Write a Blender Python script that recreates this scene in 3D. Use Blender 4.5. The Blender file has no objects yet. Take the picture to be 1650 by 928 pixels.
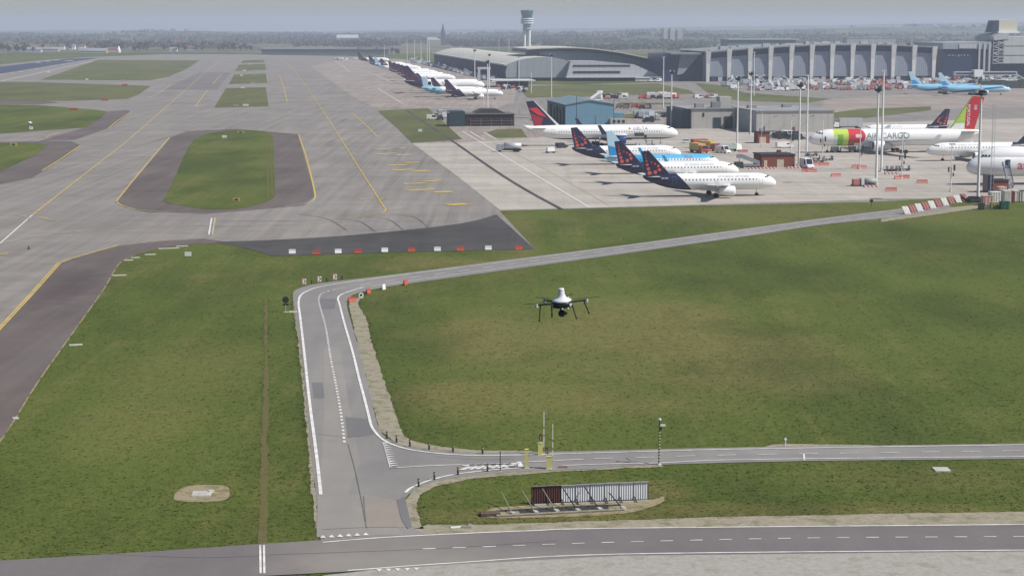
import bpy, bmesh, math, random
from mathutils import Vector, Matrix
R = math.radians
rnd = random.Random(7)
scene = bpy.context.scene
COL = scene.collection

# ------------------------------------------------------------------ camera, sky, sun, exposure
FPX, PW, PH = 3060.0, 1650.0, 928.0          # focal length and size of the photograph in pixels
HC, YH = 42.0, 42.0                           # camera height (m) and row of the horizon
PITCH = math.atan((PH / 2 - YH) / FPX)
cam_d = bpy.data.cameras.new('camera'); cam = bpy.data.objects.new('camera', cam_d); COL.objects.link(cam)
cam.location = (0, 0, HC); cam.rotation_euler = (math.pi / 2 - PITCH, 0, 0)
cam_d.sensor_width = 36.0; cam_d.lens = 36.0 * FPX / PW
cam_d.clip_start = 1.0; cam_d.clip_end = 60000.0
scene.camera = cam

SUN_EL, SUN_AZ = 47.0, 108.0                  # azimuth clockwise from +Y
sx, sy = math.sin(R(SUN_AZ)), math.cos(R(SUN_AZ))
world = bpy.data.worlds.new('World'); scene.world = world; world.use_nodes = True
wn = world.node_tree
sky = wn.nodes.new('ShaderNodeTexSky'); sky.sky_type = 'NISHITA'; sky.sun_disc = False
sky.sun_elevation = R(SUN_EL); sky.sun_rotation = R(SUN_AZ)
sky.air_density = 1.0; sky.dust_density = 0.6; sky.ozone_density = 3.0; sky.altitude = 50
bg = wn.nodes['Background']; bg.inputs[1].default_value = 0.072
wn.links.new(sky.outputs[0], bg.inputs[0])
sun_d = bpy.data.lights.new('sun', 'SUN'); sun_d.energy = 5.0; sun_d.angle = R(0.5); sun_d.color = (1.0, 0.95, 0.88)
sun = bpy.data.objects.new('sun', sun_d); COL.objects.link(sun)
sun.rotation_euler = Vector((sx * math.cos(R(SUN_EL)), sy * math.cos(R(SUN_EL)), math.sin(R(SUN_EL)))).to_track_quat('Z', 'Y').to_euler()
sun.location = (300, -60, 300)
scene.view_settings.view_transform = 'Standard'; scene.view_settings.look = 'None'
scene.view_settings.exposure = 0.16; scene.view_settings.gamma = 1.0
scene.view_settings.use_curve_mapping = False
scene.cycles.use_denoising = True
scene.cycles.max_bounces = 6; scene.cycles.volume_bounces = 1; scene.cycles.volume_max_steps = 64
scene.cycles.caustics_reflective = False; scene.cycles.caustics_refractive = False

# ------------------------------------------------------------------ helpers: photo pixel to ground
CP, SP = math.cos(PITCH), math.sin(PITCH)
def ray(x, y):
    u, v = (x - PW / 2) / FPX, (y - PH / 2) / FPX
    return Vector((u, CP - v * SP, -SP - v * CP))
def G(x, y, z=0.0):
    d = ray(x, y); return Vector((0, 0, HC)) + d * ((HC - z) / -d.z)
def ztop(p, y):
    """height of something standing at p whose top is seen at row y"""
    d = ray(PW / 2, y); return HC + d.z * (p.y / d.y)
def proj(p):
    q = Vector(p) - Vector((0, 0, HC)); c = q.y * CP - q.z * SP; up = q.y * SP + q.z * CP
    return PW / 2 + FPX * q.x / c, PH / 2 - FPX * up / c
TAXI = math.atan2(400.0, FPX)                 # the taxiways run this far left of the view
ROT = TAXI                                    # a frame turned by ROT has +Y along the taxiway, +X across it
DIR = Vector((-math.sin(TAXI), math.cos(TAXI), 0)); ACR = Vector((math.cos(TAXI), math.sin(TAXI), 0))
ORD = ['first', 'second', 'third', 'fourth', 'fifth', 'sixth', 'seventh', 'eighth', 'ninth', 'tenth', 'eleventh', 'twelfth', 'thirteenth', 'fourteenth']

def crom(pts, n=8):
    if len(pts) < 3: return [Vector(p) for p in pts]
    P = [Vector(p) for p in pts]; P = [2 * P[0] - P[1]] + P + [2 * P[-1] - P[-2]]; out = []
    for i in range(1, len(P) - 2):
        a, b, c, d = P[i - 1:i + 3]
        for k in range(n):
            t = k / n
            out.append(0.5 * ((2 * b) + (c - a) * t + (2 * a - 5 * b + 4 * c - d) * t * t + (3 * b - a - 3 * c + d) * t ** 3))
    out.append(P[-2]); return out

# ------------------------------------------------------------------ helpers: meshes and objects
class MB:
    def __init__(s): s.v = []; s.f = []; s.m = []; s.sm = []
    def add(s, vs, fs, m=0, smooth=False):
        o = len(s.v); s.v += [tuple(v) for v in vs]
        for f in fs: s.f.append([o + i for i in f]); s.m.append(m); s.sm.append(smooth)
        return s
    def box(s, c, d, rot=0.0, m=0, taper=1.0, tapery=None):
        """c = centre of the base, d = size; the top is scaled by taper"""
        ca, sa = math.cos(rot), math.sin(rot); vs = []; ty = taper if tapery is None else tapery
        for z, kx, ky in ((0, 1, 1), (d[2], taper, ty)):
            for a, b in ((-1, -1), (1, -1), (1, 1), (-1, 1)):
                x, y = a * d[0] / 2 * kx, b * d[1] / 2 * ky
                vs.append((c[0] + x * ca - y * sa, c[1] + x * sa + y * ca, c[2] + z))
        return s.add(vs, [(3, 2, 1, 0), (4, 5, 6, 7), (0, 1, 5, 4), (1, 2, 6, 5), (2, 3, 7, 6), (3, 0, 4, 7)], m)
    def cyl(s, p0, p1, r0, r1=None, n=10, m=0, smooth=True):
        p0, p1 = Vector(p0), Vector(p1); r1 = r0 if r1 is None else r1
        ax = (p1 - p0).normalized(); e = ax.orthogonal().normalized(); g = ax.cross(e); vs = []
        for p, r in ((p0, r0), (p1, r1)):
            for k in range(n):
                a = 2 * math.pi * k / n; vs.append(p + (e * math.cos(a) + g * math.sin(a)) * r)
        s.add(vs, [(k, (k + 1) % n, n + (k + 1) % n, n + k) for k in range(n)], m, smooth)
        s.add(vs[:n], [tuple(reversed(range(n)))], m); s.add(vs[n:], [tuple(range(n))], m)
        return s
    def rings(s, rings, m=0, smooth=True, cap=True):
        n = len(rings[0]); vs = [v for r in rings for v in r]; fs = []
        for i in range(len(rings) - 1):
            for k in range(n):
                fs.append((i * n + k, i * n + (k + 1) % n, (i + 1) * n + (k + 1) % n, (i + 1) * n + k))
        s.add(vs, fs, m, smooth)
        if cap:
            s.add(rings[0], [tuple(reversed(range(n)))], m); s.add(rings[-1], [tuple(range(n))], m)
        return s
    def lathe(s, prof, c=(0, 0, 0), n=16, m=0, axis='z'):
        rr = []
        for r, z in prof:
            ring = []
            for k in range(n):
                a = 2 * math.pi * k / n
                q = (r * math.cos(a), r * math.sin(a), z) if axis == 'z' else (z, r * math.cos(a), r * math.sin(a))
                ring.append((c[0] + q[0], c[1] + q[1], c[2] + q[2]))
            rr.append(ring)
        return s.rings(rr, m)
    def prism_y(s, poly, y0, y1, m=0, inset=1.0):
        """polygon in x,z swept along y"""
        n = len(poly); vs = [(x, y0, z) for x, z in poly] + [(x, y1, z) for x, z in poly]
        return s.add(vs, [tuple(range(n)), tuple(reversed(range(n, 2 * n)))] + [(k, n + k, n + (k + 1) % n, (k + 1) % n) for k in range(n)], m)
    def prism_z(s, poly, z0, z1, m=0):
        n = len(poly); vs = [(p[0], p[1], z0) for p in poly] + [(p[0], p[1], z1) for p in poly]
        return s.add(vs, [tuple(reversed(range(n))), tuple(range(n, 2 * n))] + [(k, (k + 1) % n, n + (k + 1) % n, n + k) for k in range(n)], m)
    def prism_x(s, poly, x0, x1, m=0):
        n = len(poly); vs = [(x0, y, z) for y, z in poly] + [(x1, y, z) for y, z in poly]
        return s.add(vs, [tuple(reversed(range(n))), tuple(range(n, 2 * n))] + [(k, (k + 1) % n, n + (k + 1) % n, n + k) for k in range(n)], m)
    def quad(s, a, b, c, d, m=0): return s.add([a, b, c, d], [(0, 1, 2, 3)], m)
    def mesh(s, name, mats):
        me = bpy.data.meshes.new(name); me.from_pydata(s.v, [], s.f)
        for q in (mats if isinstance(mats, (list, tuple)) else [mats]): me.materials.append(q)
        me.polygons.foreach_set('material_index', s.m); me.polygons.foreach_set('use_smooth', s.sm)
        bm = bmesh.new(); bm.from_mesh(me); bmesh.ops.recalc_face_normals(bm, faces=bm.faces); bm.to_mesh(me); bm.free()
        me.update(); return me
    def build(s, name, mats, parent=None, loc=None, rotz=0.0):
        o = bpy.data.objects.new(name, s.mesh(name, mats)); COL.objects.link(o)
        if parent is not None: o.parent = parent
        if loc is not None: o.location = loc
        if rotz: o.rotation_euler = (0, 0, rotz)
        return o
def tag(o, label=None, cat=None, group=None, kind=None):
    if label: o['label'] = label
    if cat: o['category'] = cat
    if group: o['group'] = group
    if kind: o['kind'] = kind
    return o
def thing(name, label, cat, loc=(0, 0, 0), rotz=0.0, group=None):
    o = bpy.data.objects.new(name, None); COL.objects.link(o); o.location = loc; o.rotation_euler = (0, 0, rotz)
    o.empty_display_size = 0.5
    return tag(o, label, cat, group)
def dup(root, loc, rotz=0.0, label=None, group=None, scale=None):
    r = root.copy(); COL.objects.link(r); r.location = loc; r.rotation_euler = (0, 0, rotz)
    if scale: r.scale = scale
    if label: r['label'] = label
    if group: r['group'] = group
    for ch in list(root.children):
        c = ch.copy(); COL.objects.link(c); c.parent = r
        for g in list(ch.children):
            d = g.copy(); COL.objects.link(d); d.parent = c
    return r

# ------------------------------------------------------------------ helpers: materials
class NT:
    def __init__(s, name):
        s.mat = bpy.data.materials.new(name); s.mat.use_nodes = True; s.t = s.mat.node_tree
        s.bsdf = s.t.nodes['Principled BSDF']
    def put(s, sock, v):
        if isinstance(v, bpy.types.NodeSocket): s.t.links.new(v, sock)
        elif isinstance(v, (tuple, list)) and len(v) == 3 and sock.type == 'RGBA': sock.default_value = (*v, 1)
        else: sock.default_value = v
    def pos(s): return s.t.nodes.new('ShaderNodeNewGeometry').outputs['Position']
    def obj(s): return s.t.nodes.new('ShaderNodeTexCoord').outputs['Object']
    def rand(s): return s.t.nodes.new('ShaderNodeObjectInfo').outputs['Random']
    def xyz(s, v):
        n = s.t.nodes.new('ShaderNodeSeparateXYZ'); s.put(n.inputs[0], v); return n.outputs
    def m(s, op, a, b=None, c=None, clamp=False):
        n = s.t.nodes.new('ShaderNodeMath'); n.operation = op; n.use_clamp = clamp
        for i, q in enumerate((a, b, c)):
            if q is not None: s.put(n.inputs[i], q)
        return n.outputs[0]
    def lin(s, x, lo, hi, a=0.0, b=1.0):
        n = s.t.nodes.new('ShaderNodeMapRange'); n.clamp = True
        for i, q in enumerate((x, lo, hi, a, b)): s.put(n.inputs[i], q)
        return n.outputs[0]
    def gt(s, a, b): return s.m('GREATER_THAN', a, b)
    def lt(s, a, b): return s.m('LESS_THAN', a, b)
    def mul(s, *a):
        r = a[0]
        for q in a[1:]: r = s.m('MULTIPLY', r, q)
        return r
    def scale(s, v, k, rot=0.0):
        n = s.t.nodes.new('ShaderNodeMapping'); s.put(n.inputs[0], v); n.inputs['Scale'].default_value = k; n.inputs['Rotation'].default_value = (0, 0, rot)
        return n.outputs[0]
    def noise(s, v, scale, detail=3, rough=0.55):
        n = s.t.nodes.new('ShaderNodeTexNoise'); s.put(n.inputs['Vector'], v); n.inputs['Scale'].default_value = scale
        n.inputs['Detail'].default_value = detail; n.inputs['Roughness'].default_value = rough; return n.outputs[0]
    def mix(s, f, a, b):
        n = s.t.nodes.new('ShaderNodeMix'); n.data_type = 'RGBA'; s.put(n.inputs[0], f); s.put(n.inputs[6], a); s.put(n.inputs[7], b); return n.outputs[2]
    def bump(s, h, strength=0.3, dist=0.1):
        n = s.t.nodes.new('ShaderNodeBump'); s.put(n.inputs['Height'], h); n.inputs['Strength'].default_value = strength; n.inputs['Distance'].default_value = dist
        s.t.links.new(n.outputs[0], s.bsdf.inputs['Normal'])
    def done(s, col, rough=0.8, metal=0.0, spec=0.3):
        s.put(s.bsdf.inputs['Base Color'], col); s.put(s.bsdf.inputs['Roughness'], rough); s.put(s.bsdf.inputs['Metallic'], metal)
        s.bsdf.inputs['Specular IOR Level'].default_value = spec; return s.mat
_MC = {}
def pm(name, rgb, rough=0.6, metal=0.0, var=0.12, scale=1.2, spec=0.35):
    """plain painted/worn surface with a little procedural unevenness"""
    if name in _MC: return _MC[name]
    t = NT(name); n = t.noise(t.obj(), scale, 4, 0.6)
    f = t.lin(n, 0.3, 0.7)
    _MC[name] = t.done(t.mix(f, tuple(c * (1 - var) for c in rgb), tuple(min(1, c * (1 + var)) for c in rgb)), rough, metal, spec)
    return _MC[name]
def grey(name, g, **k): return pm(name, (g, g, g * 1.02), **k)

M_WHITE = pm('white_paint', (0.78, 0.78, 0.77), 0.35, var=0.04)
M_LINEW = pm('white_marking', (0.62, 0.61, 0.58), 0.7, var=0.25, scale=0.8)
M_LINEY = pm('yellow_marking', (0.50, 0.36, 0.08), 0.7, var=0.3, scale=0.5)
M_LINEF = pm('faded_marking', (0.40, 0.36, 0.24), 0.8, var=0.2, scale=0.5)
M_RED = pm('red_plastic', (0.46, 0.085, 0.055), 0.5, var=0.1)
M_PINK = pm('faded_red_plastic', (0.46, 0.16, 0.14), 0.6, var=0.15)
M_DARK = pm('dark_metal', (0.03, 0.03, 0.035), 0.5)
M_BLACK = pm('black_rubber', (0.018, 0.018, 0.018), 0.8)
M_GLASS = pm('dark_glass', (0.02, 0.028, 0.04), 0.12, spec=0.6, var=0.3, scale=0.3)
M_GALV = pm('galvanised_steel', (0.5, 0.51, 0.52), 0.45, 0.3, var=0.1)
M_MAST = pm('white_mast_paint', (0.66, 0.67, 0.66), 0.5, var=0.08)
M_YEL = pm('pale_yellow_paint', (0.62, 0.58, 0.20), 0.55, var=0.08)
M_YELV = pm('vehicle_yellow', (0.52, 0.40, 0.12), 0.45)
M_NAVY = pm('navy_paint', (0.016, 0.018, 0.05), 0.3, var=0.05, spec=0.5)
M_CONC = pm('pale_concrete', (0.42, 0.40, 0.37), 0.85, var=0.18)
M_WOODG = pm('weathered_timber', (0.22, 0.20, 0.16), 0.9, var=0.25, scale=3)
M_TEAL = pm('teal_paint', (0.06, 0.14, 0.17), 0.5)

def asphalt(name, rgb, var=0.14, streak=0.10, fine=0.10, rot=0.0, crack=0.0, dust=(), tyre=0.0, band=0.0):
    t = NT(name); p = t.pos()
    a = t.noise(p, 0.03, 5, 0.6); b = t.noise(t.scale(p, (0.35, 0.012, 1), rot), 1.0, 4, 0.6); c = t.noise(p, 2.5, 3, 0.7)
    d = t.noise(p, 0.25, 4, 0.6)
    f = t.m('ADD', t.mul(t.m('SUBTRACT', a, 0.5), var * 5), t.mul(t.m('SUBTRACT', b, 0.5), streak * 5))
    f = t.m('ADD', f, t.mul(t.m('SUBTRACT', c, 0.5), fine * 4)); f = t.m('ADD', f, t.mul(t.m('SUBTRACT', d, 0.5), fine * 4))
    k = t.m('ADD', 1.0, f)
    if band:
        e = t.noise(t.scale(p, (0.006, 0.13, 1), rot), 1.0, 3, 0.6); k = t.mul(k, t.lin(e, 0.35, 0.65, 1 - band, 1 + band))
    if crack:
        q = t.t.nodes.new('ShaderNodeTexBrick'); t.put(q.inputs['Vector'], t.scale(p, (1, 1, 1), rot)); q.inputs['Scale'].default_value = 1.0
        q.offset = 0.0; q.inputs['Brick Width'].default_value = 7.5; q.inputs['Row Height'].default_value = 7.5; q.inputs['Mortar Size'].default_value = 0.09
        q.inputs['Color1'].default_value = (0.93, 0.93, 0.93, 1); q.inputs['Color2'].default_value = (1.07, 1.07, 1.07, 1); q.inputs['Mortar'].default_value = (1 - crack, 1 - crack, 1 - crack, 1)
        k = t.mul(k, t.xyz(q.outputs[0])[0])
    if tyre:
        s = t.noise(t.scale(p, (0.5, 0.008, 1), rot), 1.0, 3, 0.6); k = t.mul(k, t.m('SUBTRACT', 1.0, t.mul(t.lin(s, 0.56, 0.7), tyre)))
    comb = t.t.nodes.new('ShaderNodeCombineColor')
    for i in range(3): t.put(comb.inputs[i], t.m('MULTIPLY', k, rgb[i], clamp=True))
    t.bump(c, 0.15, 0.05); col = comb.outputs[0]
    if dust:
        x, y, z = t.xyz(p)
        for (cx, cy, rx, ry, amt, dc) in dust:
            e = t.m('ADD', t.m('POWER', t.m('DIVIDE', t.m('SUBTRACT', x, cx), rx), 2.0), t.m('POWER', t.m('DIVIDE', t.m('SUBTRACT', y, cy), ry), 2.0))
            e = t.m('ADD', e, t.mul(t.m('SUBTRACT', d, 0.5), 2.0)); col = t.mix(t.lin(e, 0.1, 1.6, amt, 0.0), col, dc)
    return t.done(col, 0.85, 0, 0.25)
def pt0(x, y): q = G(x, y); return q.x, q.y
A_TAXI = asphalt('taxiway_asphalt', (0.215, 0.196, 0.178), 0.12, 0.16, 0.06, -ROT, tyre=0.2, band=0.07)
A_SHOULD = asphalt('shoulder_asphalt', (0.120, 0.098, 0.090), 0.18, 0.14, 0.08, -ROT, dust=[(*pt0(97, 470), 5, 16, .75, (.075, .055, .055)), (*pt0(120, 445), 5, 10, .6, (.07, .055, .055)), (*pt0(95, 560), 3, 22, .4, (.15, .13, .125)), (*pt0(235, 290), 3, 40, .5, (.085, .07, .07))])
A_CONC = asphalt('apron_concrete', (0.37, 0.335, 0.295), 0.08, 0.05, 0.05, -ROT, crack=0.12, tyre=0.08, band=0.13)
A_FAR = asphalt('far_apron_concrete', (0.275, 0.235, 0.205), 0.14, 0.14, 0.05, -ROT, crack=0.08, tyre=0.2, band=0.12)
A_BLACK = asphalt('fresh_black_asphalt', (0.064, 0.060, 0.058), 0.32, 0.10, 0.16, -ROT)
A_ROAD = asphalt('service_road_asphalt', (0.212, 0.200, 0.192), 0.09, 0.06, 0.06, 0.1, dust=[(*pt0(x, y), rx, ry, a, c) for x, y, rx, ry, a, c in ((525, 600, 1.0, 16, .5, (.25, .225, .2)), (560, 640, .9, 14, .4, (.165, .155, .15)), (545, 740, 1.6, 7, .5, (.255, .22, .19)), (600, 760, 1.3, 5, .4, (.17, .16, .155)), (560, 835, 3, 4, .6, (.25, .235, .205)), (530, 500, 1.2, 8, .4, (.175, .168, .165)), (760, 745, 6, 1.2, .35, (.17, .16, .16)), (1250, 735, 9, 1.0, .3, (.18, .17, .165)), (640, 742, 1.8, 3, .4, (.175, .165, .16)))])
def gpt(x, y): q = G(x, y); return q.x, q.y
A_ROAD2 = asphalt('perimeter_road_asphalt', (0.150, 0.134, 0.134), 0.10, 0.05, 0.06, 1.55, dust=[(*gpt(610, 885), 8.5, 6.5, .8, (.21, .195, .175)), (*gpt(760, 897), 12, 2.6, .6, (.22, .205, .185)), (*gpt(620, 915), 9, 3.5, .6, (.25, .23, .20))])
A_ROADW = asphalt('worn_road_asphalt', (0.235, 0.22, 0.20), 0.10, 0.05, 0.06, 0.1)
A_ROADB = asphalt('brownish_road_patch', (0.25, 0.216, 0.188), 0.08, 0.04, 0.06, 0.1)
A_PATCH = asphalt('darker_road_patch', (0.15, 0.147, 0.15), 0.08, 0.03, 0.05, 0.1)
A_RWY = asphalt('runway_asphalt', (0.05, 0.06, 0.095), 0.1, 0.1, 0.03, -ROT)

def grass_mat(name, dry=0.3, patches=(), tone=0.0):
    t = NT(name); p = t.pos()
    big = t.noise(p, 0.012, 4, 0.6); mid = t.noise(p, 0.09, 5, 0.65); sm = t.noise(p, 0.9, 4, 0.7); fine = t.noise(p, 4.5, 3, 0.75)
    st = t.noise(t.scale(p, (0.9, 0.02, 1), -0.05), 1.0, 3, 0.6)
    g = t.m('ADD', t.mul(sm, 0.5), t.mul(fine, 0.5)); g = t.lin(g, 0.34, 0.68)
    green = t.mix(g, (0.050, 0.072, 0.012), (0.116, 0.145, 0.030))
    dryc = t.mix(g, (0.115, 0.102, 0.032), (0.220, 0.190, 0.070))
    st2 = t.noise(t.scale(p, (0.16, 0.004, 1), -0.05), 1.0, 2, 0.5)
    d = t.m('ADD', t.mul(mid, 0.6), t.mul(big, 0.5)); d = t.m('ADD', d, t.mul(t.m('SUBTRACT', st, 0.5), 0.45)); d = t.m('ADD', d, t.mul(t.m('SUBTRACT', st2, 0.5), 0.5))
    d = t.lin(d, 0.62 - dry * 0.25, 0.92 - dry * 0.15)
    x, y, z = t.xyz(p)
    for (cx, cy, rx, ry, amt) in patches:                 # dry, worn areas of the turf
        e = t.m('ADD', t.m('POWER', t.m('DIVIDE', t.m('SUBTRACT', x, cx), rx), 2.0), t.m('POWER', t.m('DIVIDE', t.m('SUBTRACT', y, cy), ry), 2.0))
        e = t.m('ADD', e, t.mul(t.m('SUBTRACT', mid, 0.5), 2.6)); e = t.lin(e, 0.2, 1.5, min(1.0, amt * 1.35), 0.0)
        d = t.m('MAXIMUM', d, t.mul(e, t.lin(sm, 0.25, 0.6, 0.7, 1.0)))
    t.bump(t.m('ADD', t.mul(fine, 0.7), sm), 0.9, 0.16)
    c = t.mix(t.mul(d, 0.85), green, dryc); cl = t.noise(t.scale(p, (1.0, 0.3, 1)), 0.9, 5, 0.8)
    c = t.mix(t.mul(t.lin(cl, 0.48, 0.68), 0.22), c, (0.030, 0.040, 0.010))       # dark clumps
    br = t.noise(t.scale(p, (1, .45, 1), .5), 0.03, 4, 0.6); c = t.mix(t.mul(t.lin(br, 0.5, 0.68), 0.5), c, (0.120, 0.144, 0.032)); c = t.mix(t.mul(t.lin(br, 0.52, 0.36), 0.6), c, (0.040, 0.058, 0.012))
    return t.done(t.mix(tone, c, (0.13, 0.125, 0.075)), 0.95, 0, 0.1)
def pt(x, y): q = G(x, y); return q.x, q.y
_p = []
for (x, y, rx, ry, a) in ((790, 545, 8, 26, 0.75), (830, 640, 16, 12, 0.7), (960, 540, 24, 16, 0.75), (1040, 510, 14, 20, 0.7), (1160, 560, 18, 15, 0.7), (1220, 605, 13, 13, 0.75), (1000, 590, 22, 12, 0.45), (900, 650, 20, 8, 0.5), (820, 380, 6, 60, 0.6), (900, 830, 14, 3.0, 0.75),
                          (1300, 825, 18, 3.5, 0.7), (220, 680, 7, 16, 0.5), (300, 600, 9, 25, 0.35), (700, 425, 14, 10, 0.6), (1040, 790, 4, 4, 0.8), (1500, 770, 14, 5, 0.3), (1250, 345, 50, 25, 0.4)):
    cx, cy = pt(x, y); _p.append((cx, cy, rx, ry, a))
M_GRASS = grass_mat('field_grass', 0.28, _p)
M_GRASS2 = grass_mat('island_grass', 0.5)
M_GRASS3 = grass_mat('dull_grass', 0.8, tone=0.35)
def gravel_mat(name, a, b, grass=0.35, lo=0.56):
    t = NT(name); p = t.pos(); n = t.noise(p, 1.6, 5, 0.75); f = t.noise(p, 7, 3, 0.8); g = t.noise(p, 0.5, 5, 0.7)
    c = t.mix(t.lin(t.m('ADD', t.mul(n, .5), t.mul(f, .5)), 0.35, 0.65), a, b)
    c = t.mix(t.mul(t.lin(g, lo, lo + .1), grass), c, (0.10, 0.11, 0.03)); t.bump(f, 0.6, 0.05)
    return t.done(c, 0.95, 0, 0.1)
M_GRAVEL = gravel_mat('pale_gravel', (0.20, 0.175, 0.125), (0.36, 0.325, 0.255), .5, .5)
M_DUST = gravel_mat('dusty_gravel', (0.25, 0.235, 0.21), (0.38, 0.36, 0.33), 0.25, .53)
M_SOIL = gravel_mat('bare_soil', (0.06, 0.055, 0.022), (0.17, 0.135, 0.065), 0.85, .47)
M_SAND = gravel_mat('trodden_sand', (0.20, 0.165, 0.10), (0.34, 0.285, 0.19), 0.6, .5)

# ------------------------------------------------------------------ ground, pavements, markings
LAY = {'n': 0}
def sheet(name, px, mat, z, rag=None):
    pts = [G(x, y) for x, y in px]
    if rag:                                               # a worn outline: small steps in and out
        rr = random.Random(len(px)); out = []
        for a, b_ in zip(pts, pts[1:] + pts[:1]):
            L = (b_ - a).length; n = max(1, min(400, int(L / rag))); t = (b_ - a).normalized() if L > 1e-6 else Vector((1, 0, 0)); nr = Vector((-t.y, t.x, 0)); w = 0.0
            for i in range(n):
                w = w * .75 + rr.uniform(-1, 1) * rag * .22; out.append(a.lerp(b_, i / n) + nr * (w if i else 0))
        pts = out
    b = MB(); b.add([(p[0], p[1], z) for p in pts], [tuple(range(len(pts)))])
    me = b.mesh(name, mat)
    if me.polygons[0].normal.z < 0: me.flip_normals()
    o = bpy.data.objects.new(name, me); COL.objects.link(o); return tag(o, kind='structure')
def pxcurve(pts, n=8): return [(p[0], p[1]) for p in crom([(x, y, 0) for x, y in pts], n)]
def ribbon_pts(mb, pts, w, z, dash=None, m=0):
    """flat band of width w along world points, whole or dashed (length, gap)"""
    segs = []
    if dash:
        cum = [0.0]
        for a, b in zip(pts, pts[1:]): cum.append(cum[-1] + (b - a).length)
        def at(s):
            for i in range(len(pts) - 1):
                if cum[i + 1] >= s: return pts[i].lerp(pts[i + 1], (s - cum[i]) / max(1e-6, cum[i + 1] - cum[i]))
            return pts[-1]
        s = 0.0
        while s < cum[-1]:
            e = min(cum[-1], s + dash[0]); segs.append([at(s), at((s + e) / 2), at(e)]); s += dash[0] + dash[1]
    else: segs = [pts]
    for sg in segs:
        L, Rr = [], []
        for i, p in enumerate(sg):
            t = (sg[min(i + 1, len(sg) - 1)] - sg[max(i - 1, 0)]); t.z = 0; t.normalize(); nrm = Vector((-t.y, t.x, 0)) * w / 2
            L.append((p.x + nrm.x, p.y + nrm.y, z)); Rr.append((p.x - nrm.x, p.y - nrm.y, z))
        n = len(sg); mb.add(L + Rr, [(i, n + i, n + i + 1, i + 1) for i in range(n - 1)], m)
def line(mb, px, w, z, dash=None, curve=True, m=0):
    q = pxcurve(px) if (curve and len(px) > 2) else px
    ribbon_pts(mb, [G(x, y) for x, y in q], w, z, dash, m)

def ground_sheet():
    b = MB(); xs = [-9000, -3000, -1000, -300, 0, 300, 1000, 3000, 9000]; ys = [-300, 0, 300, 900, 2500, 6000, 14500]
    vs = [(x, y, 0) for y in ys for x in xs]; n = len(xs)
    b.add(vs, [(j * n + i, j * n + i + 1, (j + 1) * n + i + 1, (j + 1) * n + i) for j in range(len(ys) - 1) for i in range(n - 1)])
    return tag(b.build('ground_grass', M_GRASS), kind='structure')
ground_sheet()

# taxiways, shoulders and aprons (each sheet a little above the one below)
edge = pxcurve([(-240, 980), (-60, 775), (0, 712), (60, 618), (118, 536), (165, 470), (186, 434), (198, 421), (225, 409), (270, 398), (330, 393), (385, 392)])
asph = edge + [(400, 400), (440, 413), (640, 407), (862, 402), (805, 340), (1100, 332), (1400, 326), (1480, 322), (1560, 318), (2300, 306), (2300, 140), (1700, 128), (1130, 131), (915, 137),
               (800, 136), (690, 99), (600, 92.5), (390, 88), (260, 88), (130, 93), (-300, 124), (-900, 175), (-1500, 420)]
sheet('taxiway_pavement', asph, A_TAXI, 0.02)
sheet('shoulder_pavement', edge[:-1] + [(330, 385), (260, 389), (190, 397), (130, 413), (97, 425), (0, 532), (-160, 700), (-420, 980)], A_SHOULD, 0.045)
sheet('shoulder_pavement', [(275, 222), (188, 324), (200, 334), (235, 342), (330, 345), (430, 337), (490, 331), (508, 316), (480, 217), (440, 213), (380, 208), (300, 212)], A_SHOULD, 0.045)
sheet('shoulder_pavement', [(-160, 232), (60, 228), (115, 228), (131, 235), (110, 251), (52, 287), (-160, 330)], A_SHOULD, 0.045)
sheet('shoulder_pavement', [(60, 228), (140, 205), (170, 181), (205, 178), (212, 181), (180, 205), (120, 226)], A_SHOULD, 0.043)
sheet('shoulder_pavement', [(-160, 158), (60, 160), (95, 166), (60, 169), (-160, 166)], A_SHOULD, 0.045)
sheet('cross_taxiway_pavement', [(322, 117), (372, 117), (350, 145), (264, 145)], asphalt('darker_taxiway_asphalt', (0.170, 0.153, 0.145), 0.12, 0.14, 0.06, -ROT), 0.044)
sheet('black_asphalt_patch', pxcurve([(345, 390), (440, 387), (570, 379), (700, 366), (760, 357), (800, 346)], 4) + [(862, 402), (640, 407), (440, 413), (400, 401)], A_BLACK, 0.05)
sheet('apron_pavement', [(664, 231), (745, 230), (840, 224), (1000, 212), (1400, 198), (1700, 190), (2300, 180), (2300, 304), (1480, 320), (1100, 331), (806, 339), (735, 283)], A_CONC, 0.05)
sheet('far_apron_pavement', [(500, 108), (530, 100), (560, 96), (640, 96), (700, 104), (830, 141), (830, 165), (800, 175), (610, 176), (575, 160)], A_FAR, 0.045)
sheet('far_apron_pavement', [(1330, 160), (1700, 138), (2300, 150), (2300, 172), (1600, 172), (1400, 186), (1315, 192)], A_FAR, 0.048)
sheet('apron_pavement', [(840, 224), (1000, 212), (1320, 200), (1320, 186), (1060, 178), (850, 196), (720, 206), (740, 230)], A_FAR, 0.047)
sheet('runway', [(-900, 215), (110, 95), (160, 93.5), (-700, 232)], A_RWY, 0.06)
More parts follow.
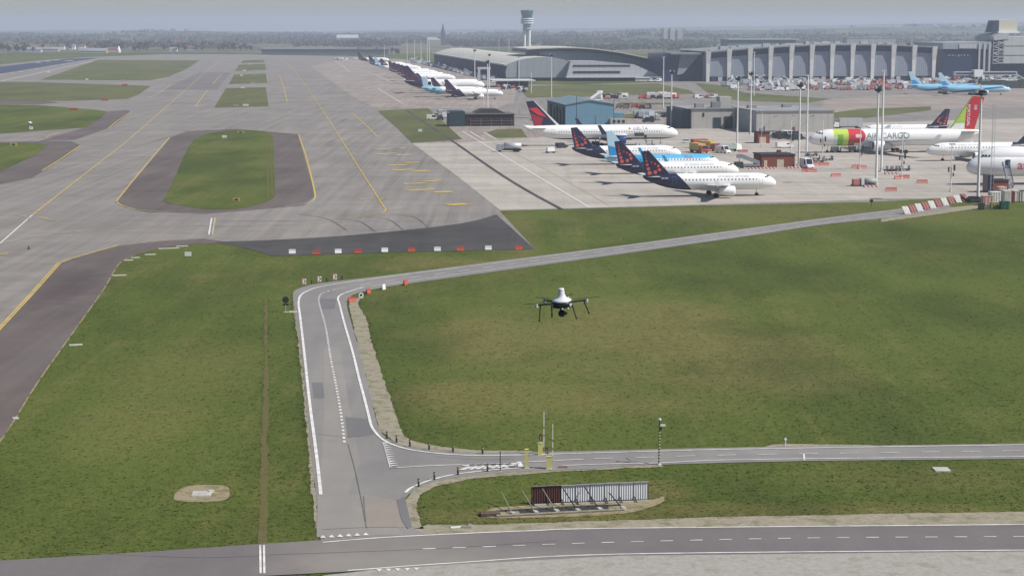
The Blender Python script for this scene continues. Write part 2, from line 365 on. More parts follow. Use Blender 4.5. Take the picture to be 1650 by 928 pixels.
# grass islands between the pavements
isl = [pxcurve([(262, 324), (280, 290), (300, 245), (318, 222), (350, 213), (395, 210.5), (428, 213), (439, 221), (442, 260), (443, 306), (440, 320), (420, 329), (380, 337), (330, 337.5), (275, 329), (262, 324)], 4),
       [(364, 143), (428, 141), (433, 172), (345, 174)], [(377, 121), (428, 119), (431, 134), (369, 136)], [(385, 105), (427, 103.5), (429, 113), (379, 115)], [(392, 98), (424, 97), (426, 101), (388, 102)],
       [(-200, 172), (0, 169), (60, 170), (150, 177), (171, 180), (164, 190), (138, 206), (0, 216), (-200, 226)], [(-200, 231), (0, 231), (60, 231), (77, 234), (60, 249), (0, 277), (-200, 360)],
       [(-200, 130), (60, 133), (180, 137), (243, 139), (225, 152), (205, 160), (110, 163), (-200, 162)], [(66, 129), (158, 97), (322, 98), (300, 112), (272, 124), (240, 130)],
       [(-900, 170), (-200, 102), (-200, 95), (150, 90), (100, 94), (-900, 200)],
       [(608, 179), (690, 175), (745, 225), (664, 231), (640, 207)], [(785, 214), (800, 209), (840, 208), (850, 222), (800, 223)],
       [(835, 140), (920, 137), (1060, 135), (1110, 146), (1120, 152), (1000, 154), (930, 157), (850, 158)], [(1120, 134), (1160, 138), (1200, 150), (1340, 160), (1300, 166), (1190, 163), (1140, 150)], [(1000, 166), (1080, 166), (1085, 169), (1000, 169)], [(990, 186), (1090, 178), (1100, 184), (1000, 192)],
       [(1310, 186), (1390, 176), (1500, 172), (1500, 178), (1400, 190), (1310, 196)]]
for k, q in enumerate(isl): sheet('grass_island', q, M_GRASS2 if k in (0, 5, 6) else M_GRASS3, 0.085)
# service roads of the field
outer = [(517, 872), (511, 810), (500, 710), (486, 570), (475, 500), (472, 474), (482, 465), (512, 457.5), (560, 451.5), (640, 442), (740, 429), (870, 412.5), (1000, 396), (1200, 369), (1330, 351.5), (1455, 336), (1520, 328)]
inner = [(1535, 335), (1452, 349), (1330, 362), (1200, 381.5), (1000, 410), (870, 428), (740, 446), (640, 460), (590, 469), (565, 478), (559, 490), (566, 520), (580, 570), (594, 625), (603, 665), (610, 688), (620, 703), (640, 714), (668, 722), (715, 727), (765, 730)]
low = [(765, 730), (840, 729), (980, 726), (1200, 721), (1650, 715), (2000, 711), (2000, 735), (1650, 739.5), (1300, 743), (1060, 749), (1000, 751.5), (960, 756), (840, 760), (740, 769), (690, 779), (664, 792), (651, 808), (655, 830), (668, 852), (690, 862), (690, 866), (517, 875)]
sheet('service_road', pxcurve(outer, 6) + pxcurve(inner, 6) + pxcurve(low[:12], 3)[1:] + pxcurve(low[11:21], 4)[1:] + low[21:], A_ROAD, 0.05)
sheet('service_road_patch', [(511, 803), (559, 800), (580, 745), (560, 640), (548, 560), (522, 560), (522, 660), (518, 740)], A_ROADW, 0.06)
sheet('service_road_patch', [(510, 866), (512, 795), (585, 797), (637, 806), (640, 850), (650, 862)], A_ROADW, 0.061)
sheet('service_road_patch', [(588, 808), (641, 807), (650, 835), (656, 850), (592, 851)], A_ROADB, 0.066)
sheet('service_road_patch', [(515, 482), (542, 482), (539, 498), (517, 498)], A_PATCH, 0.064)
sheet('service_road_patch', [(502, 617), (520, 617), (523, 642), (506, 642)], A_PATCH, 0.064)
sheet('service_road_patch', [(556, 672), (594, 676), (602, 700), (560, 706)], A_PATCH, 0.064)
sheet('service_road_patch', [(640, 806), (652, 800), (664, 850), (658, 852), (648, 838)], A_PATCH, 0.067)
# gravel verges
sheet('gravel_verge', pxcurve([(562, 489), (580, 476), (586, 472), (578, 485), (579, 495), (590, 513), (596, 540), (605, 570), (618, 612), (632, 652), (645, 690), (660, 708), (700, 718), (770, 725.5), (830, 726), (860, 727)], 4) +
      [(840, 731.5), (765, 732), (715, 729), (668, 724), (640, 716), (612, 694), (600, 655), (580, 572), (568, 520)], M_GRAVEL, 0.035, rag=0.35)
sheet('gravel_verge', [(664, 852), (676, 850), (690, 845), (800, 845), (1000, 838), (1200, 832), (1400, 828), (1650, 824), (2000, 820), (2000, 848), (1650, 848), (1000, 854), (690, 866)], M_GRAVEL, 0.03, rag=0.35)
sheet('gravel_verge', [(664, 792), (690, 776), (740, 766), (840, 757), (960, 753), (1000, 749), (1060, 747), (1070, 752), (1000, 755), (900, 760), (760, 771), (700, 784), (676, 798), (670, 820), (682, 852), (664, 852), (650, 810)], M_GRAVEL, 0.03, rag=0.35)
sheet('gravel_verge', [(1230, 721), (1250, 716), (1300, 715.5), (1400, 717), (1420, 719)], M_GRAVEL, 0.04, rag=0.35)
sheet('gravel_verge', [(482, 470), (472, 475), (474, 500), (481, 560), (494, 690), (508, 850), (517, 860), (500, 700), (486, 560), (478, 500)], M_GRAVEL, 0.03, rag=0.35)
sheet('gravel_verge', [(1420, 353), (1452, 348), (1535, 334), (1580, 330), (1590, 334), (1500, 347), (1420, 358)], M_GRAVEL, 0.03, rag=0.35)
sheet('ditch_strip', [(426, 478), (431, 480), (432, 600), (431, 750), (432, 875), (416, 876), (420, 750), (426, 600)], M_SOIL, 0.03, rag=0.4)
sheet('bare_soil_patch', pxcurve([(281, 797), (295, 785), (330, 781), (366, 784), (370, 797), (360, 806), (320, 809), (283, 806), (281, 797)], 4), M_SAND, 0.03, rag=0.35)
sheet('bare_soil_patch', pxcurve([(776, 829), (800, 818), (900, 812), (1040, 806), (1068, 800), (1062, 812), (1000, 828), (860, 834), (790, 834), (776, 829)], 4), M_SAND, 0.03, rag=0.35)
# perimeter road at the bottom of the view
sheet('perimeter_road', [(-300, 925), (0, 904), (250, 889), (420, 877), (520, 871), (690, 862.5), (1000, 851.5), (1650, 845.5), (2000, 842), (2000, 885), (1650, 889), (1000, 896), (735, 910), (590, 920), (420, 929), (200, 946), (-300, 985)], A_ROAD2, 0.075)
sheet('dusty_yard', [(520, 928), (600, 919), (735, 909), (1000, 895), (1650, 888), (2000, 884), (2000, 1120), (560, 1120)], M_DUST, 0.07)

wl = MB(); yl = MB(); fl = MB(); dk = MB(); cr = MB()
Z1 = 0.1
line(wl, [(517, 798), (510, 735), (499, 650), (490, 567), (483.5, 510), (481, 490), (484, 477.5), (494.5, 470), (513, 463.5), (549, 457), (596, 450.5), (660, 442), (740, 432)], 0.32, Z1)
line(wl, [(740, 432), (870, 415), (1000, 398), (1200, 371.3), (1330, 353.5), (1455, 338.5)], 0.22, Z1)
line(wl, [(585, 463.6), (564, 470), (549, 476), (544.5, 482), (547, 491), (555, 522), (568, 567), (579, 612), (587, 642), (594, 670), (600, 690), (615, 707.5), (636, 718.5), (667, 726.5), (713, 732), (764, 734.5), (840, 734)], 0.3, Z1)
line(wl, [(840, 734), (980, 730), (1200, 724.5), (1650, 717.5), (2000, 713)], 0.22, Z1)
line(wl, [(585, 463.6), (640, 456), (740, 442), (870, 424.5), (1000, 407), (1200, 379.3), (1330, 360.5), (1450, 346.8)], 0.2, Z1)
line(wl, [(653, 795), (660, 788.5), (672, 782.5), (700, 772.5), (738, 764.5), (790, 758.5), (840, 754.5)], 0.28, Z1)
line(wl, [(905, 751), (980, 748.5), (1060, 747), (1200, 741.5), (1650, 736.5), (2000, 733)], 0.2, Z1)
line(wl, [(555, 714), (549, 665), (541, 620), (533, 580), (525, 530), (517, 500), (513.5, 485), (516, 476), (524, 471.5), (540, 467)], 0.28, Z1, (0.9, 0.9))
line(wl, [(540, 467), (590, 459), (660, 448.5), (740, 437.5), (870, 420), (1000, 402.5), (1200, 375.5), (1450, 342.5)], 0.18, Z1, (2.6, 3.4))
line(wl, [(629, 755), (700, 751), (753, 749.5)], 0.22, Z1)
line(wl, [(840, 745.5), (940, 741)], 0.2, Z1)
line(wl, [(957, 739.8), (1030, 738), (1200, 733.5), (1650, 727), (2000, 722.5)], 0.16, Z1, (1.9, 2.2))
line(wl, [(617, 713), (624, 737), (629, 755)], 0.12, Z1)
for k in range(12):
    f = k / 11; x0, y0 = 617 + 12 * f, 714 + 40 * f; wl.add([tuple(G(x0, y0)) [:2] + (Z1,), tuple(G(x0 + 11 + 5 * f, y0 + 0.6))[:2] + (Z1,), tuple(G(x0 + .6, y0 + 1.9))[:2] + (Z1,)], [(0, 1, 2)])
line(wl, [(1303 - 8, 732), (1296, 742.5)], 0.2, Z1)
es = MB(); line(es, edge[8:-6], 0.22, 0.088, (9, 1.5), curve=False); tag(es.build('pavement_edge', M_SAND), kind='structure')
rut = MB()
for a in ([(427, 214), (431, 260), (432, 320)], [(433, 214), (437, 260), (439, 318)]): line(rut, a, 0.45, 0.11)
tag(rut.build('wheel_ruts', M_SOIL), kind='structure')
for a in ([(561, 716), (575, 770), (591, 852)], [(537, 470), (520, 483), (548, 484)], [(512, 700), (560, 705), (600, 702)], [(520, 854), (580, 851), (640, 850)], [(640, 806), (648, 838), (658, 853)], [(586, 800), (589, 840)], [(700, 736), (770, 741), (830, 740)], [(1010, 738), (1016, 743), (1030, 744)],
          [(100, 890), (300, 899), (420, 897)], [(430, 895), (700, 885), (900, 872)]): line(cr, a, 0.07, 0.097)
for a in ([(350, 372), (560, 374), (700, 366)], [(355, 357), (480, 356), (600, 352)]): line(cr, a, 0.18, 0.097, curve=False)
def poly_mark(mb, px, z=Z1): mb.add([(G(x, y).x, G(x, y).y, z) for x, y in px], [tuple(range(len(px)))])
poly_mark(wl, [(832, 745), (839, 744.5), (844, 753.5), (836, 754.5)])
for k in range(7):                      # worn hatching before the gate
    x0 = 742 + k * 11.5; poly_mark(wl, [(x0, 750 - k * .3), (x0 + 20, 748.5 - k * .3), (x0 + 27, 750.5 - k * .3), (x0 + 6, 752 - k * .3)])
    poly_mark(wl, [(x0 - 2, 757.5 - k * .7), (x0 + 12, 752.5 - k * .5), (x0 + 22, 753 - k * .5), (x0 + 6, 758.5 - k * .7)])
line(wl, [(520, 875), (600, 868.5), (690, 863.4), (850, 856.5), (1000, 852.3), (1650, 846.2), (2000, 843)], 0.22, Z1 + .004)
line(wl, [(560, 920.5), (735, 908), (1000, 894), (1650, 887.5), (2000, 884)], 0.22, Z1 + .004)
line(wl, [(681, 885.6), (800, 881.5), (1000, 874.5), (1300, 868), (1650, 865.5), (2000, 863)], 0.17, Z1 + .004, (1.05, 1.4))
for x in (419.5, 425.5): line(wl, [(x - .3, 879.5), (x + .5, 925)], 0.17, Z1 + .004)
for k in range(6):
    x, y = 520.5 + k * 13.8, 867.5 - k * 0.85; poly_mark(wl, [(x - 5, y + .5), (x + 5, y + .5), (x, y - 4)], Z1 + .006)
    if k < 5: x, y = 611 + k * 15, 919.5 - k * 0.5; poly_mark(wl, [(x - 5, y - 1.5), (x + 5, y - 1.5), (x, y + 2.5)], Z1 + .006)
# taxiway lines
line(wl, [(0, 393), (26, 370), (52, 347)], 0.3, Z1)
line(yl, [(52, 347), (130, 286), (200, 232), (262, 178), (330, 118), (352, 100)], 0.34, Z1, curve=False)
line(yl, [(452, 96), (471, 111), (500, 150), (540, 210), (570, 258), (600, 305), (617, 332), (621, 338), (617, 343), (604, 345.5), (570, 351)], 0.34, Z1)
line(yl, [(273, 222), (232, 270), (190, 322), (188.5, 326), (196, 331.5), (218, 338)], 0.36, Z1)
line(fl, [(218, 338), (270, 343), (330, 345)], 0.4, Z1)
line(yl, [(481, 217), (494, 256), (505, 300), (508, 318)], 0.45, Z1)
line(fl, [(508, 318), (500, 326), (460, 333)], 0.4, Z1)
for o_ in (-2, 2.5): line(yl, [(-40 + o_, 572), (0 + o_, 529), (50 + o_, 475), (92 + o_, 428), (99 + o_, 423)], 0.25, Z1)
line(yl, [(99, 423), (130, 413), (190, 396)], 0.4, Z1); line(fl, [(190, 396), (260, 388), (330, 384)], 0.4, Z1)
line(fl, [(0, 345), (30, 347.5), (46, 351.5), (50, 354)], 0.35, Z1); line(fl, [(0, 394), (50, 383), (110, 375), (200, 367.5), (330, 364), (470, 362), (560, 356)], 0.35, Z1)
line(yl, [(-30, 410), (0, 410.5), (14, 409)], 1.0, Z1)
line(yl, [(62, 350), (75, 354), (90, 356.5)], 0.4, Z1)
for x in (336.5, 342): line(wl if x < 340 else fl, [(x, 379), (x + 4.5, 352)], 0.36, Z1)
for a in ([(130, 235), (90, 262), (68, 275)], [(213, 180), (190, 195), (175, 207)], [(334, 146), (325, 158), (315, 172)], [(357, 120), (350, 128), (343, 136)], [(450, 121), (458, 145), (463, 165)], [(569, 184), (590, 203), (609, 222)],
          [(73, 222), (85, 217), (95, 214)], [(240, 159), (260, 148), (275, 138)]): line(yl, a, 0.45, Z1)
for a in ([(609, 143), (630, 156), (650, 168)], [(603, 120), (622, 129), (641, 138)], [(540, 99), (552, 107), (563, 116)], [(745, 212), (820, 257), (880, 293), (950, 335)], [(757, 212), (768, 219), (780, 226)], [(780, 214), (790, 220), (800, 225)]): line(wl, a, 0.45, Z1)
line(fl, [(790, 226), (880, 274), (985, 333)], 0.35, Z1)
for (x0, y0, x1, y1) in ((605, 241, 645, 239.5), (628, 239.5, 655, 239), (607, 249, 640, 247.5), (637, 250.5, 663, 249.5), (625, 267, 655, 266), (652, 263, 676, 262), (632, 275, 665, 273.5), (665, 277, 692, 275.5), (650, 297, 688, 295.5),
                         (681, 293, 711, 291.5), (657, 307.5, 700, 305.5), (699, 310.5, 730, 309)):
    line(yl if y0 > 262 else fl, [(x0, y0), (x1, y1)], 3.4 if y0 < 280 else 2.6, Z1)
line(yl, [(719, 330.5), (735, 330), (753, 329)], 4.2, Z1); line(yl, [(702, 310.2), (726, 309.4)], 3.6, Z1 + .004); line(yl, [(580, 321.8), (631, 320.5)], 1.6, Z1, (1.1, 1.2))
line(yl, [(604, 248.6), (640, 247.6)], 0.5, Z1 + .004)
line(fl, [(622, 341), (680, 332), (800, 328.5)], 0.25, Z1)
line(dk, [(655, 178), (690, 202), (728, 227), (800, 277), (850, 308), (905, 338)], 1.1, Z1)
for (a, b) in (((480, 345), (560, 372)), ((540, 352), (605, 374)), ((590, 349), (650, 371)), ((630, 345), (690, 366))):
    line(cr, [a, ((a[0] + b[0]) / 2 + 8, (a[1] + b[1]) / 2 - 5), b], 0.22, Z1)
line(wl, [(-60, 130), (20, 118), (140, 97.5)], 0.9, 0.12, (30, 25)); line(wl, [(-60, 145), (150, 99)], 1.2, 0.12); line(wl, [(60, 101.5), (100, 96.5)], 6, 0.12, (16, 60)); line(wl, [(110, 98.5), (132, 96)], 10, 0.12, (20, 500))
for nm, b, mt in (('road_markings', wl, M_LINEW), ('taxiway_markings', yl, M_LINEY), ('faded_markings', fl, M_LINEF), ('drain_channel', dk, A_BLACK), ('pavement_cracks', cr, asphalt('sealed_cracks', (0.165, 0.150, 0.140)))):
    tag(b.build(nm, mt), kind='structure')
exec_later = []

# ------------------------------------------------------------------ far landscape: ridges, woods, trees, haze
M_HILL = grass_mat('hill_fields', 0.3)
def ridge_mat():
    t = NT('wooded_hill'); p = t.pos(); n = t.noise(t.scale(p, (1, .4, 1)), 0.006, 5, 0.7); f = t.noise(t.scale(p, (1, .3, 1)), 0.03, 4, 0.75)
    c = t.mix(t.lin(n, 0.42, 0.6), (0.045, 0.06, 0.03), (0.13, 0.13, 0.06)); c = t.mix(t.lin(f, 0.5, 0.62), c, (0.05, 0.055, 0.035))
    return t.done(c, 0.95, 0, 0.1)
M_RIDGE = ridge_mat()
def ridge(y, rows, depth, seed):
    """a low hill across the view: rows = [(pixel x, pixel row of the crest)]"""
    rr = random.Random(seed); b = MB(); n = 160; top = []
    x0, x1 = rows[0][0], rows[-1][0]
    ph = [rr.uniform(0, 6) for _ in range(6)]
    for i in range(n + 1):
        x = x0 + (x1 - x0) * i / n
        for (xa, ra), (xb, rb) in zip(rows, rows[1:]):
            if xa <= x <= xb: row = ra + (rb - ra) * (x - xa) / (xb - xa); break
        h = HC + (YH - row) * y / FPX + sum(math.sin(i * 0.21 * (k + 1) + ph[k]) / (k + 1) for k in range(6)) * 1.1
        wx = (x - PW / 2) / FPX * y; top.append((wx, max(1, h)))
    vs = []
    for j, (dy, k) in enumerate(((-depth, 0.0), (-depth * 0.5, 0.45), (0, 1.0), (depth * 0.6, 0.6), (depth, 0.0))):
        vs += [(x, y + dy, h * k - (0.5 if k == 0 else 0)) for x, h in top]
    N = n + 1
    b.add(vs, [(j * N + i, j * N + i + 1, (j + 1) * N + i + 1, (j + 1) * N + i) for j in range(4) for i in range(n)], 0, True)
    return tag(b.build('hill', M_RIDGE), kind='structure')
ridge(12500, [(-500, 51), (0, 50), (250, 49), (480, 52), (700, 48), (900, 46.5), (1120, 44), (1300, 41.5), (1500, 38), (1700, 36), (2200, 37)], 1300, 1)
ridge(7600, [(-500, 60), (0, 56), (180, 55), (260, 50.5), (330, 50), (420, 56), (700, 57), (900, 52.5), (1000, 50), (1200, 49.5), (1330, 46), (1480, 43), (1700, 44), (2200, 47)], 1500, 2)
ridge(5200, [(500, 68), (760, 66), (900, 60), (1000, 58), (1150, 58), (1300, 57), (1400, 59), (1800, 58), (2200, 60)], 700, 5)

def field_mat():
    t = NT('far_fields'); p = t.pos(); q = t.t.nodes.new('ShaderNodeTexVoronoi'); t.put(q.inputs['Vector'], t.scale(p, (1, .35, 1), .4)); q.inputs['Scale'].default_value = 0.006
    n = t.noise(p, 0.01, 5, .7); r = t.xyz(q.outputs['Color'])[0]
    c = t.mix(t.lin(r, .2, .8), (0.085, 0.095, 0.045), (0.17, 0.15, 0.095)); c = t.mix(t.lin(n, .48, .62), c, (0.06, 0.065, 0.04)); return t.done(c, .95, 0, .1)
fx = MB(); fx.add([(-8990, 2900, .15), (8990, 2900, .15), (8990, 14490, .15), (-8990, 14490, .15)], [(0, 1, 2, 3)]); tag(fx.build('far_fields', field_mat()), kind='structure')
def leaf_mat(name, rgb):
    t = NT(name); n = t.noise(t.obj(), 0.6, 3, 0.7); k = t.mix(t.lin(n, 0.3, 0.7), tuple(c * 0.6 for c in rgb), tuple(c * 1.35 for c in rgb))
    r = t.rand(); k = t.mix(t.mul(r, 0.35), k, (0.10, 0.09, 0.05)); return t.done(k, 0.9, 0, 0.15)
LEAFS = [leaf_mat('dark_foliage', (0.075, 0.078, 0.055)), leaf_mat('budding_foliage', (0.12, 0.105, 0.075)), leaf_mat('green_foliage', (0.075, 0.085, 0.04))]
M_BARK = pm('bark', (0.10, 0.08, 0.06), 0.9, var=0.3, scale=3)
def crown_cards(b, c, rx, rz, n, rr, size=1.1):
    blobs = [(rr.gauss(0, .42) * rx, rr.gauss(0, .42) * rx, rr.uniform(-.65, .75) * rz, rr.uniform(.28, .5)) for _ in range(9)]
    for _ in range(n):
        q = rr.choice(blobs); v = Vector((rr.gauss(0, 1), rr.gauss(0, 1), rr.gauss(0, 1))).normalized() * (rr.random() ** 0.4)
        p = Vector(c) + Vector((q[0] + v.x * q[3] * rx, q[1] + v.y * q[3] * rx, q[2] + v.z * q[3] * rz))
        a = Vector((rr.gauss(0, 1), rr.gauss(0, 1), rr.gauss(0, .6))).normalized(); e = a.orthogonal().normalized() * size * rr.uniform(.6, 1.3); g = a.cross(e).normalized() * size * rr.uniform(.5, 1.1)
        b.add([p - e, p - g * .7, p + e, p + g], [(0, 1, 2, 3)])
def make_tree(name, label, kind, h, seed):
    rr = random.Random(seed); root = thing(name, label, 'tree')
    b = MB(); b.cyl((0, 0, 0), (0.1, 0, h * .55), .035 * h * .6, .018 * h * .6, 7)
    for k in range(6):
        a = k * 1.05 + rr.random(); z = h * rr.uniform(.3, .5); b.cyl((0.05, 0, z), (math.cos(a) * h * .24, math.sin(a) * h * .24, z + h * .25), .009 * h, .003 * h, 5)
    b.build('trunk', M_BARK, root)
    b = MB(); crown_cards(b, (0, 0, h * .62), h * .34, h * .38, 340, rr, h * .055); b.build('crown', LEAFS[kind], root)
    return root
protos = [make_tree('bushy_tree', 'dark bushy tree in the tree line far beyond the runway', 0, 13, 1), make_tree('bushy_tree', 'brownish budding tree in the tree line far beyond the runway', 1, 14, 2),
          make_tree('bushy_tree', 'green spreading tree in the tree line far beyond the runway', 2, 12, 3)]
LT = ['dark bushy tree in the tree line far beyond the runway', 'brownish budding tree in the tree line far beyond the runway', 'green spreading tree in the tree line far beyond the runway']
tx = []
rt = random.Random(21)
for k in range(30): tx.append((rt.uniform(190, 405), rt.uniform(82.5, 84.5)))
for k in range(14): tx.append((rt.uniform(-10, 60), rt.uniform(84, 86)))
for k in range(10): tx.append((rt.uniform(60, 190), rt.uniform(79, 82)))
for k in range(12): tx.append((rt.uniform(575, 650), rt.uniform(86, 90)))
used = [False] * 3
for (x, y) in tx:
    k = rt.choice([0, 0, 1, 2]); p = G(x, y); s = rt.uniform(.7, 1.25) * (0.8 if x > 500 else 1)
    if not used[k]: o = protos[k]; used[k] = True; o.location = p; o.scale = (s, s, s); o['group'] = 'trees of the far tree line'
    else: o = dup(protos[k], p, rt.uniform(0, 6), LT[k], 'trees of the far tree line', (s, s, s))
def wood(x0, x1, y0, y1, n, kind, h, seed):
    rr = random.Random(seed); b = MB()
    cl = [(rr.uniform(x0, x1), rr.uniform(y0, y1)) for _ in range(max(6, n // 16))]
    for _ in range(int(n * 2.0)):
        cx, cy = rr.choice(cl); f = (cy - YH) / 30.0
        p = G(min(x1, max(x0, rr.gauss(cx, 22))), min(y1, max(y0, rr.gauss(cy, .9)))); hh = h * rr.uniform(.55, 1.1)
        crown_cards(b, (p.x, p.y, hh * .42), hh * 1.0, hh * .42, 22, rr, hh * .24)
    return tag(b.build('distant_wood', LEAFS[kind]), 'hazy mass of distant woodland on the plain', 'woodland', kind='stuff')
wood(-60, 480, 64, 78, 420, 1, 13, 3); wood(-60, 560, 58, 66, 380, 0, 15, 4); wood(480, 900, 60, 76, 380, 0, 13, 5); wood(880, 1160, 66, 84, 260, 2, 10, 6)
wood(1060, 1700, 60, 70, 340, 0, 14, 7); wood(400, 1000, 55, 60, 300, 0, 16, 8); wood(1250, 1680, 56, 62, 260, 1, 16, 9)

def ridge_wood(y, rows, depth, n, kind, h, seed):
    rr = random.Random(seed); b = MB(); cl = [(rr.uniform(rows[0][0], rows[-1][0]), rr.uniform(-.95, .1)) for _ in range(n // 14)]
    for _ in range(n):
        cx, cf = rr.choice(cl); x = min(rows[-1][0] - 1, max(rows[0][0] + 1, rr.gauss(cx, 28))); f = max(-1, min(.15, rr.gauss(cf, .06)))
        for (xa, ra), (xb, rb) in zip(rows, rows[1:]):
            if xa <= x <= xb: row = ra + (rb - ra) * (x - xa) / (xb - xa); break
        hc = max(1, HC + (YH - row) * y / FPX); k = 1.0 if f > 0 else (1 + f * 1.1 if f > -.5 else .45 * (1 + f) * 2); hh = h * rr.uniform(.6, 1.1)
        crown_cards(b, ((x - PW / 2) / FPX * y, y + depth * f, hc * max(0, k) - 1 + hh * .4), hh * 1.1, hh * .45, 14, rr, hh * .28)
    return tag(b.build('distant_wood', LEAFS[kind]), 'hazy mass of woodland on the low hills', 'woodland', kind='stuff')
ridge_wood(5200, [(500, 68), (760, 66), (900, 60), (1000, 58), (1150, 58), (1300, 57), (1400, 59), (1800, 58)], 700, 700, 1, 11, 31)
ridge_wood(5200, [(500, 68), (760, 66), (900, 60), (1000, 58), (1150, 58), (1300, 57), (1400, 59), (1800, 58)], 700, 420, 0, 13, 32)
ridge_wood(7600, [(-100, 59), (0, 56), (180, 55), (260, 50.5), (330, 50), (420, 56), (700, 57), (900, 52.5), (1000, 50), (1200, 49.5), (1330, 46), (1480, 43), (1700, 44)], 1500, 900, 0, 14, 33)
hz = MB(); hz.box((0, 7500, -1.0), (18400, 15600, 104))
mz = bpy.data.materials.new('haze_air'); mz.use_nodes = True; nt = mz.node_tree
for n in list(nt.nodes):
    if n.type == 'BSDF_PRINCIPLED': nt.nodes.remove(n)
pv = nt.nodes.new('ShaderNodeVolumePrincipled'); pv.inputs['Color'].default_value = (0.72, 0.80, 1.0, 1); pv.inputs['Density'].default_value = 0.00012; pv.inputs['Anisotropy'].default_value = 0.1
nt.links.new(pv.outputs[0], [n for n in nt.nodes if n.type == 'OUTPUT_MATERIAL'][0].inputs['Volume'])
hzo = hz.build('haze', mz); tag(hzo, kind='stuff')

# ------------------------------------------------------------------ aircraft (frame: nose at x = 0, tail at x = -L, z = 0 on the ground)
def body_mat(name, rules, base=(0.80, 0.80, 0.79), win=None, cock=None):
    """rules: list of (function(t, x, y, z) -> factor, colour); win: (x from, x to, z, R)"""
    t = NT(name); o = t.obj(); x, y, z = t.xyz(o)
    n = t.noise(t.scale(o, (0.25, 1, 1)), 1.0, 3, 0.6); c = t.mix(t.lin(n, .35, .65), tuple(v * .95 for v in base), base)
    for fn, col in rules: c = t.mix(fn(t, x, y, z), c, col)
    if win:
        a, b, wz = win[:3]
        f = t.mul(t.gt(x, -b), t.lt(x, -a), t.lt(t.m('ABSOLUTE', t.m('SUBTRACT', z, wz)), 0.2), t.lt(t.m('FRACT', t.m('DIVIDE', t.m('ADD', x, 200.0), 0.9)), 0.42))
        c = t.mix(t.mul(f, 0.85), c, (0.05, 0.055, 0.07))
        for xd in (-(a - 1.0), -(b + 1.3)):                # outlines of the cabin doors
            dx, dz = t.m('ABSOLUTE', t.m('SUBTRACT', x, xd)), t.m('ABSOLUTE', t.m('SUBTRACT', z, wz - .15))
            ln = t.m('SUBTRACT', t.mul(t.lt(dx, .52), t.lt(dz, 1.02)), t.mul(t.lt(dx, .42), t.lt(dz, .92))); c = t.mix(t.mul(ln, .55), c, (.12, .13, .15))
    return t.done(c, 0.28, 0, 0.45)
def slant(x0, k, z0):                                    # 1 behind a line that leans with height
    return lambda t, x, y, z: t.lt(x, t.m('ADD', x0, t.mul(t.m('SUBTRACT', z0, z), k)))
def band(x0, x1, k=0.0, z0=4): return lambda t, x, y, z: t.mul(t.lt(x, t.m('ADD', x0, t.mul(t.m('SUBTRACT', z0, z), k))), t.gt(x, t.m('ADD', x1, t.mul(t.m('SUBTRACT', z0, z), k))))
def text_mesh(txt, size, bold=0.0):
    cu = bpy.data.curves.new('lettering', 'FONT'); cu.body = txt; cu.size = size; cu.offset = bold; cu.resolution_u = 3
    ob = bpy.data.objects.new('lettering', cu); COL.objects.link(ob); dg = bpy.context.evaluated_depsgraph_get(); dg.update()
    me = bpy.data.meshes.new_from_object(ob.evaluated_get(dg)); bpy.data.objects.remove(ob); bpy.data.curves.remove(cu); return me
def hull_text(parent, txt, size, x0, zc, rad, z0, mat, side, bold=0.0, name='lettering'):
    """lettering laid on a round hull of radius rad centred at height zc; z0 = height of the baseline on the hull; side +1 = +y"""
    me = text_mesh(txt, size, bold); bm = bmesh.new(); bm.from_mesh(me)
    k = -size * 0.3
    while k < size * 1.2:
        bmesh.ops.bisect_plane(bm, geom=bm.verts[:] + bm.edges[:] + bm.faces[:], plane_co=(0, k, 0), plane_no=(0, 1, 0)); k += size / 4
    ph0 = math.asin(max(-1, min(1, (z0 - zc) / rad))); r2 = rad + 0.035
    for v in bm.verts:
        ph = ph0 + v.co.y / rad; x = x0 + v.co.x * (1 if side < 0 else -1)
        v.co = (x, side * r2 * math.cos(ph), zc + r2 * math.sin(ph))
    bm.to_mesh(me); bm.free(); me.materials.clear(); me.materials.append(mat)
    o = bpy.data.objects.new(name, me); COL.objects.link(o); o.parent = parent; return o
def flat_text(parent, txt, size, loc, rot, mat, bold=0.0, name='lettering', center=True):
    me = text_mesh(txt, size, bold); me.materials.clear(); me.materials.append(mat)
    if center:
        xs = [v.co.x for v in me.vertices]; cx = (min(xs) + max(xs)) / 2
        for v in me.vertices: v.co.x -= cx
    o = bpy.data.objects.new(name, me); COL.objects.link(o); o.parent = parent; o.location = loc; o.rotation_euler = rot; return o

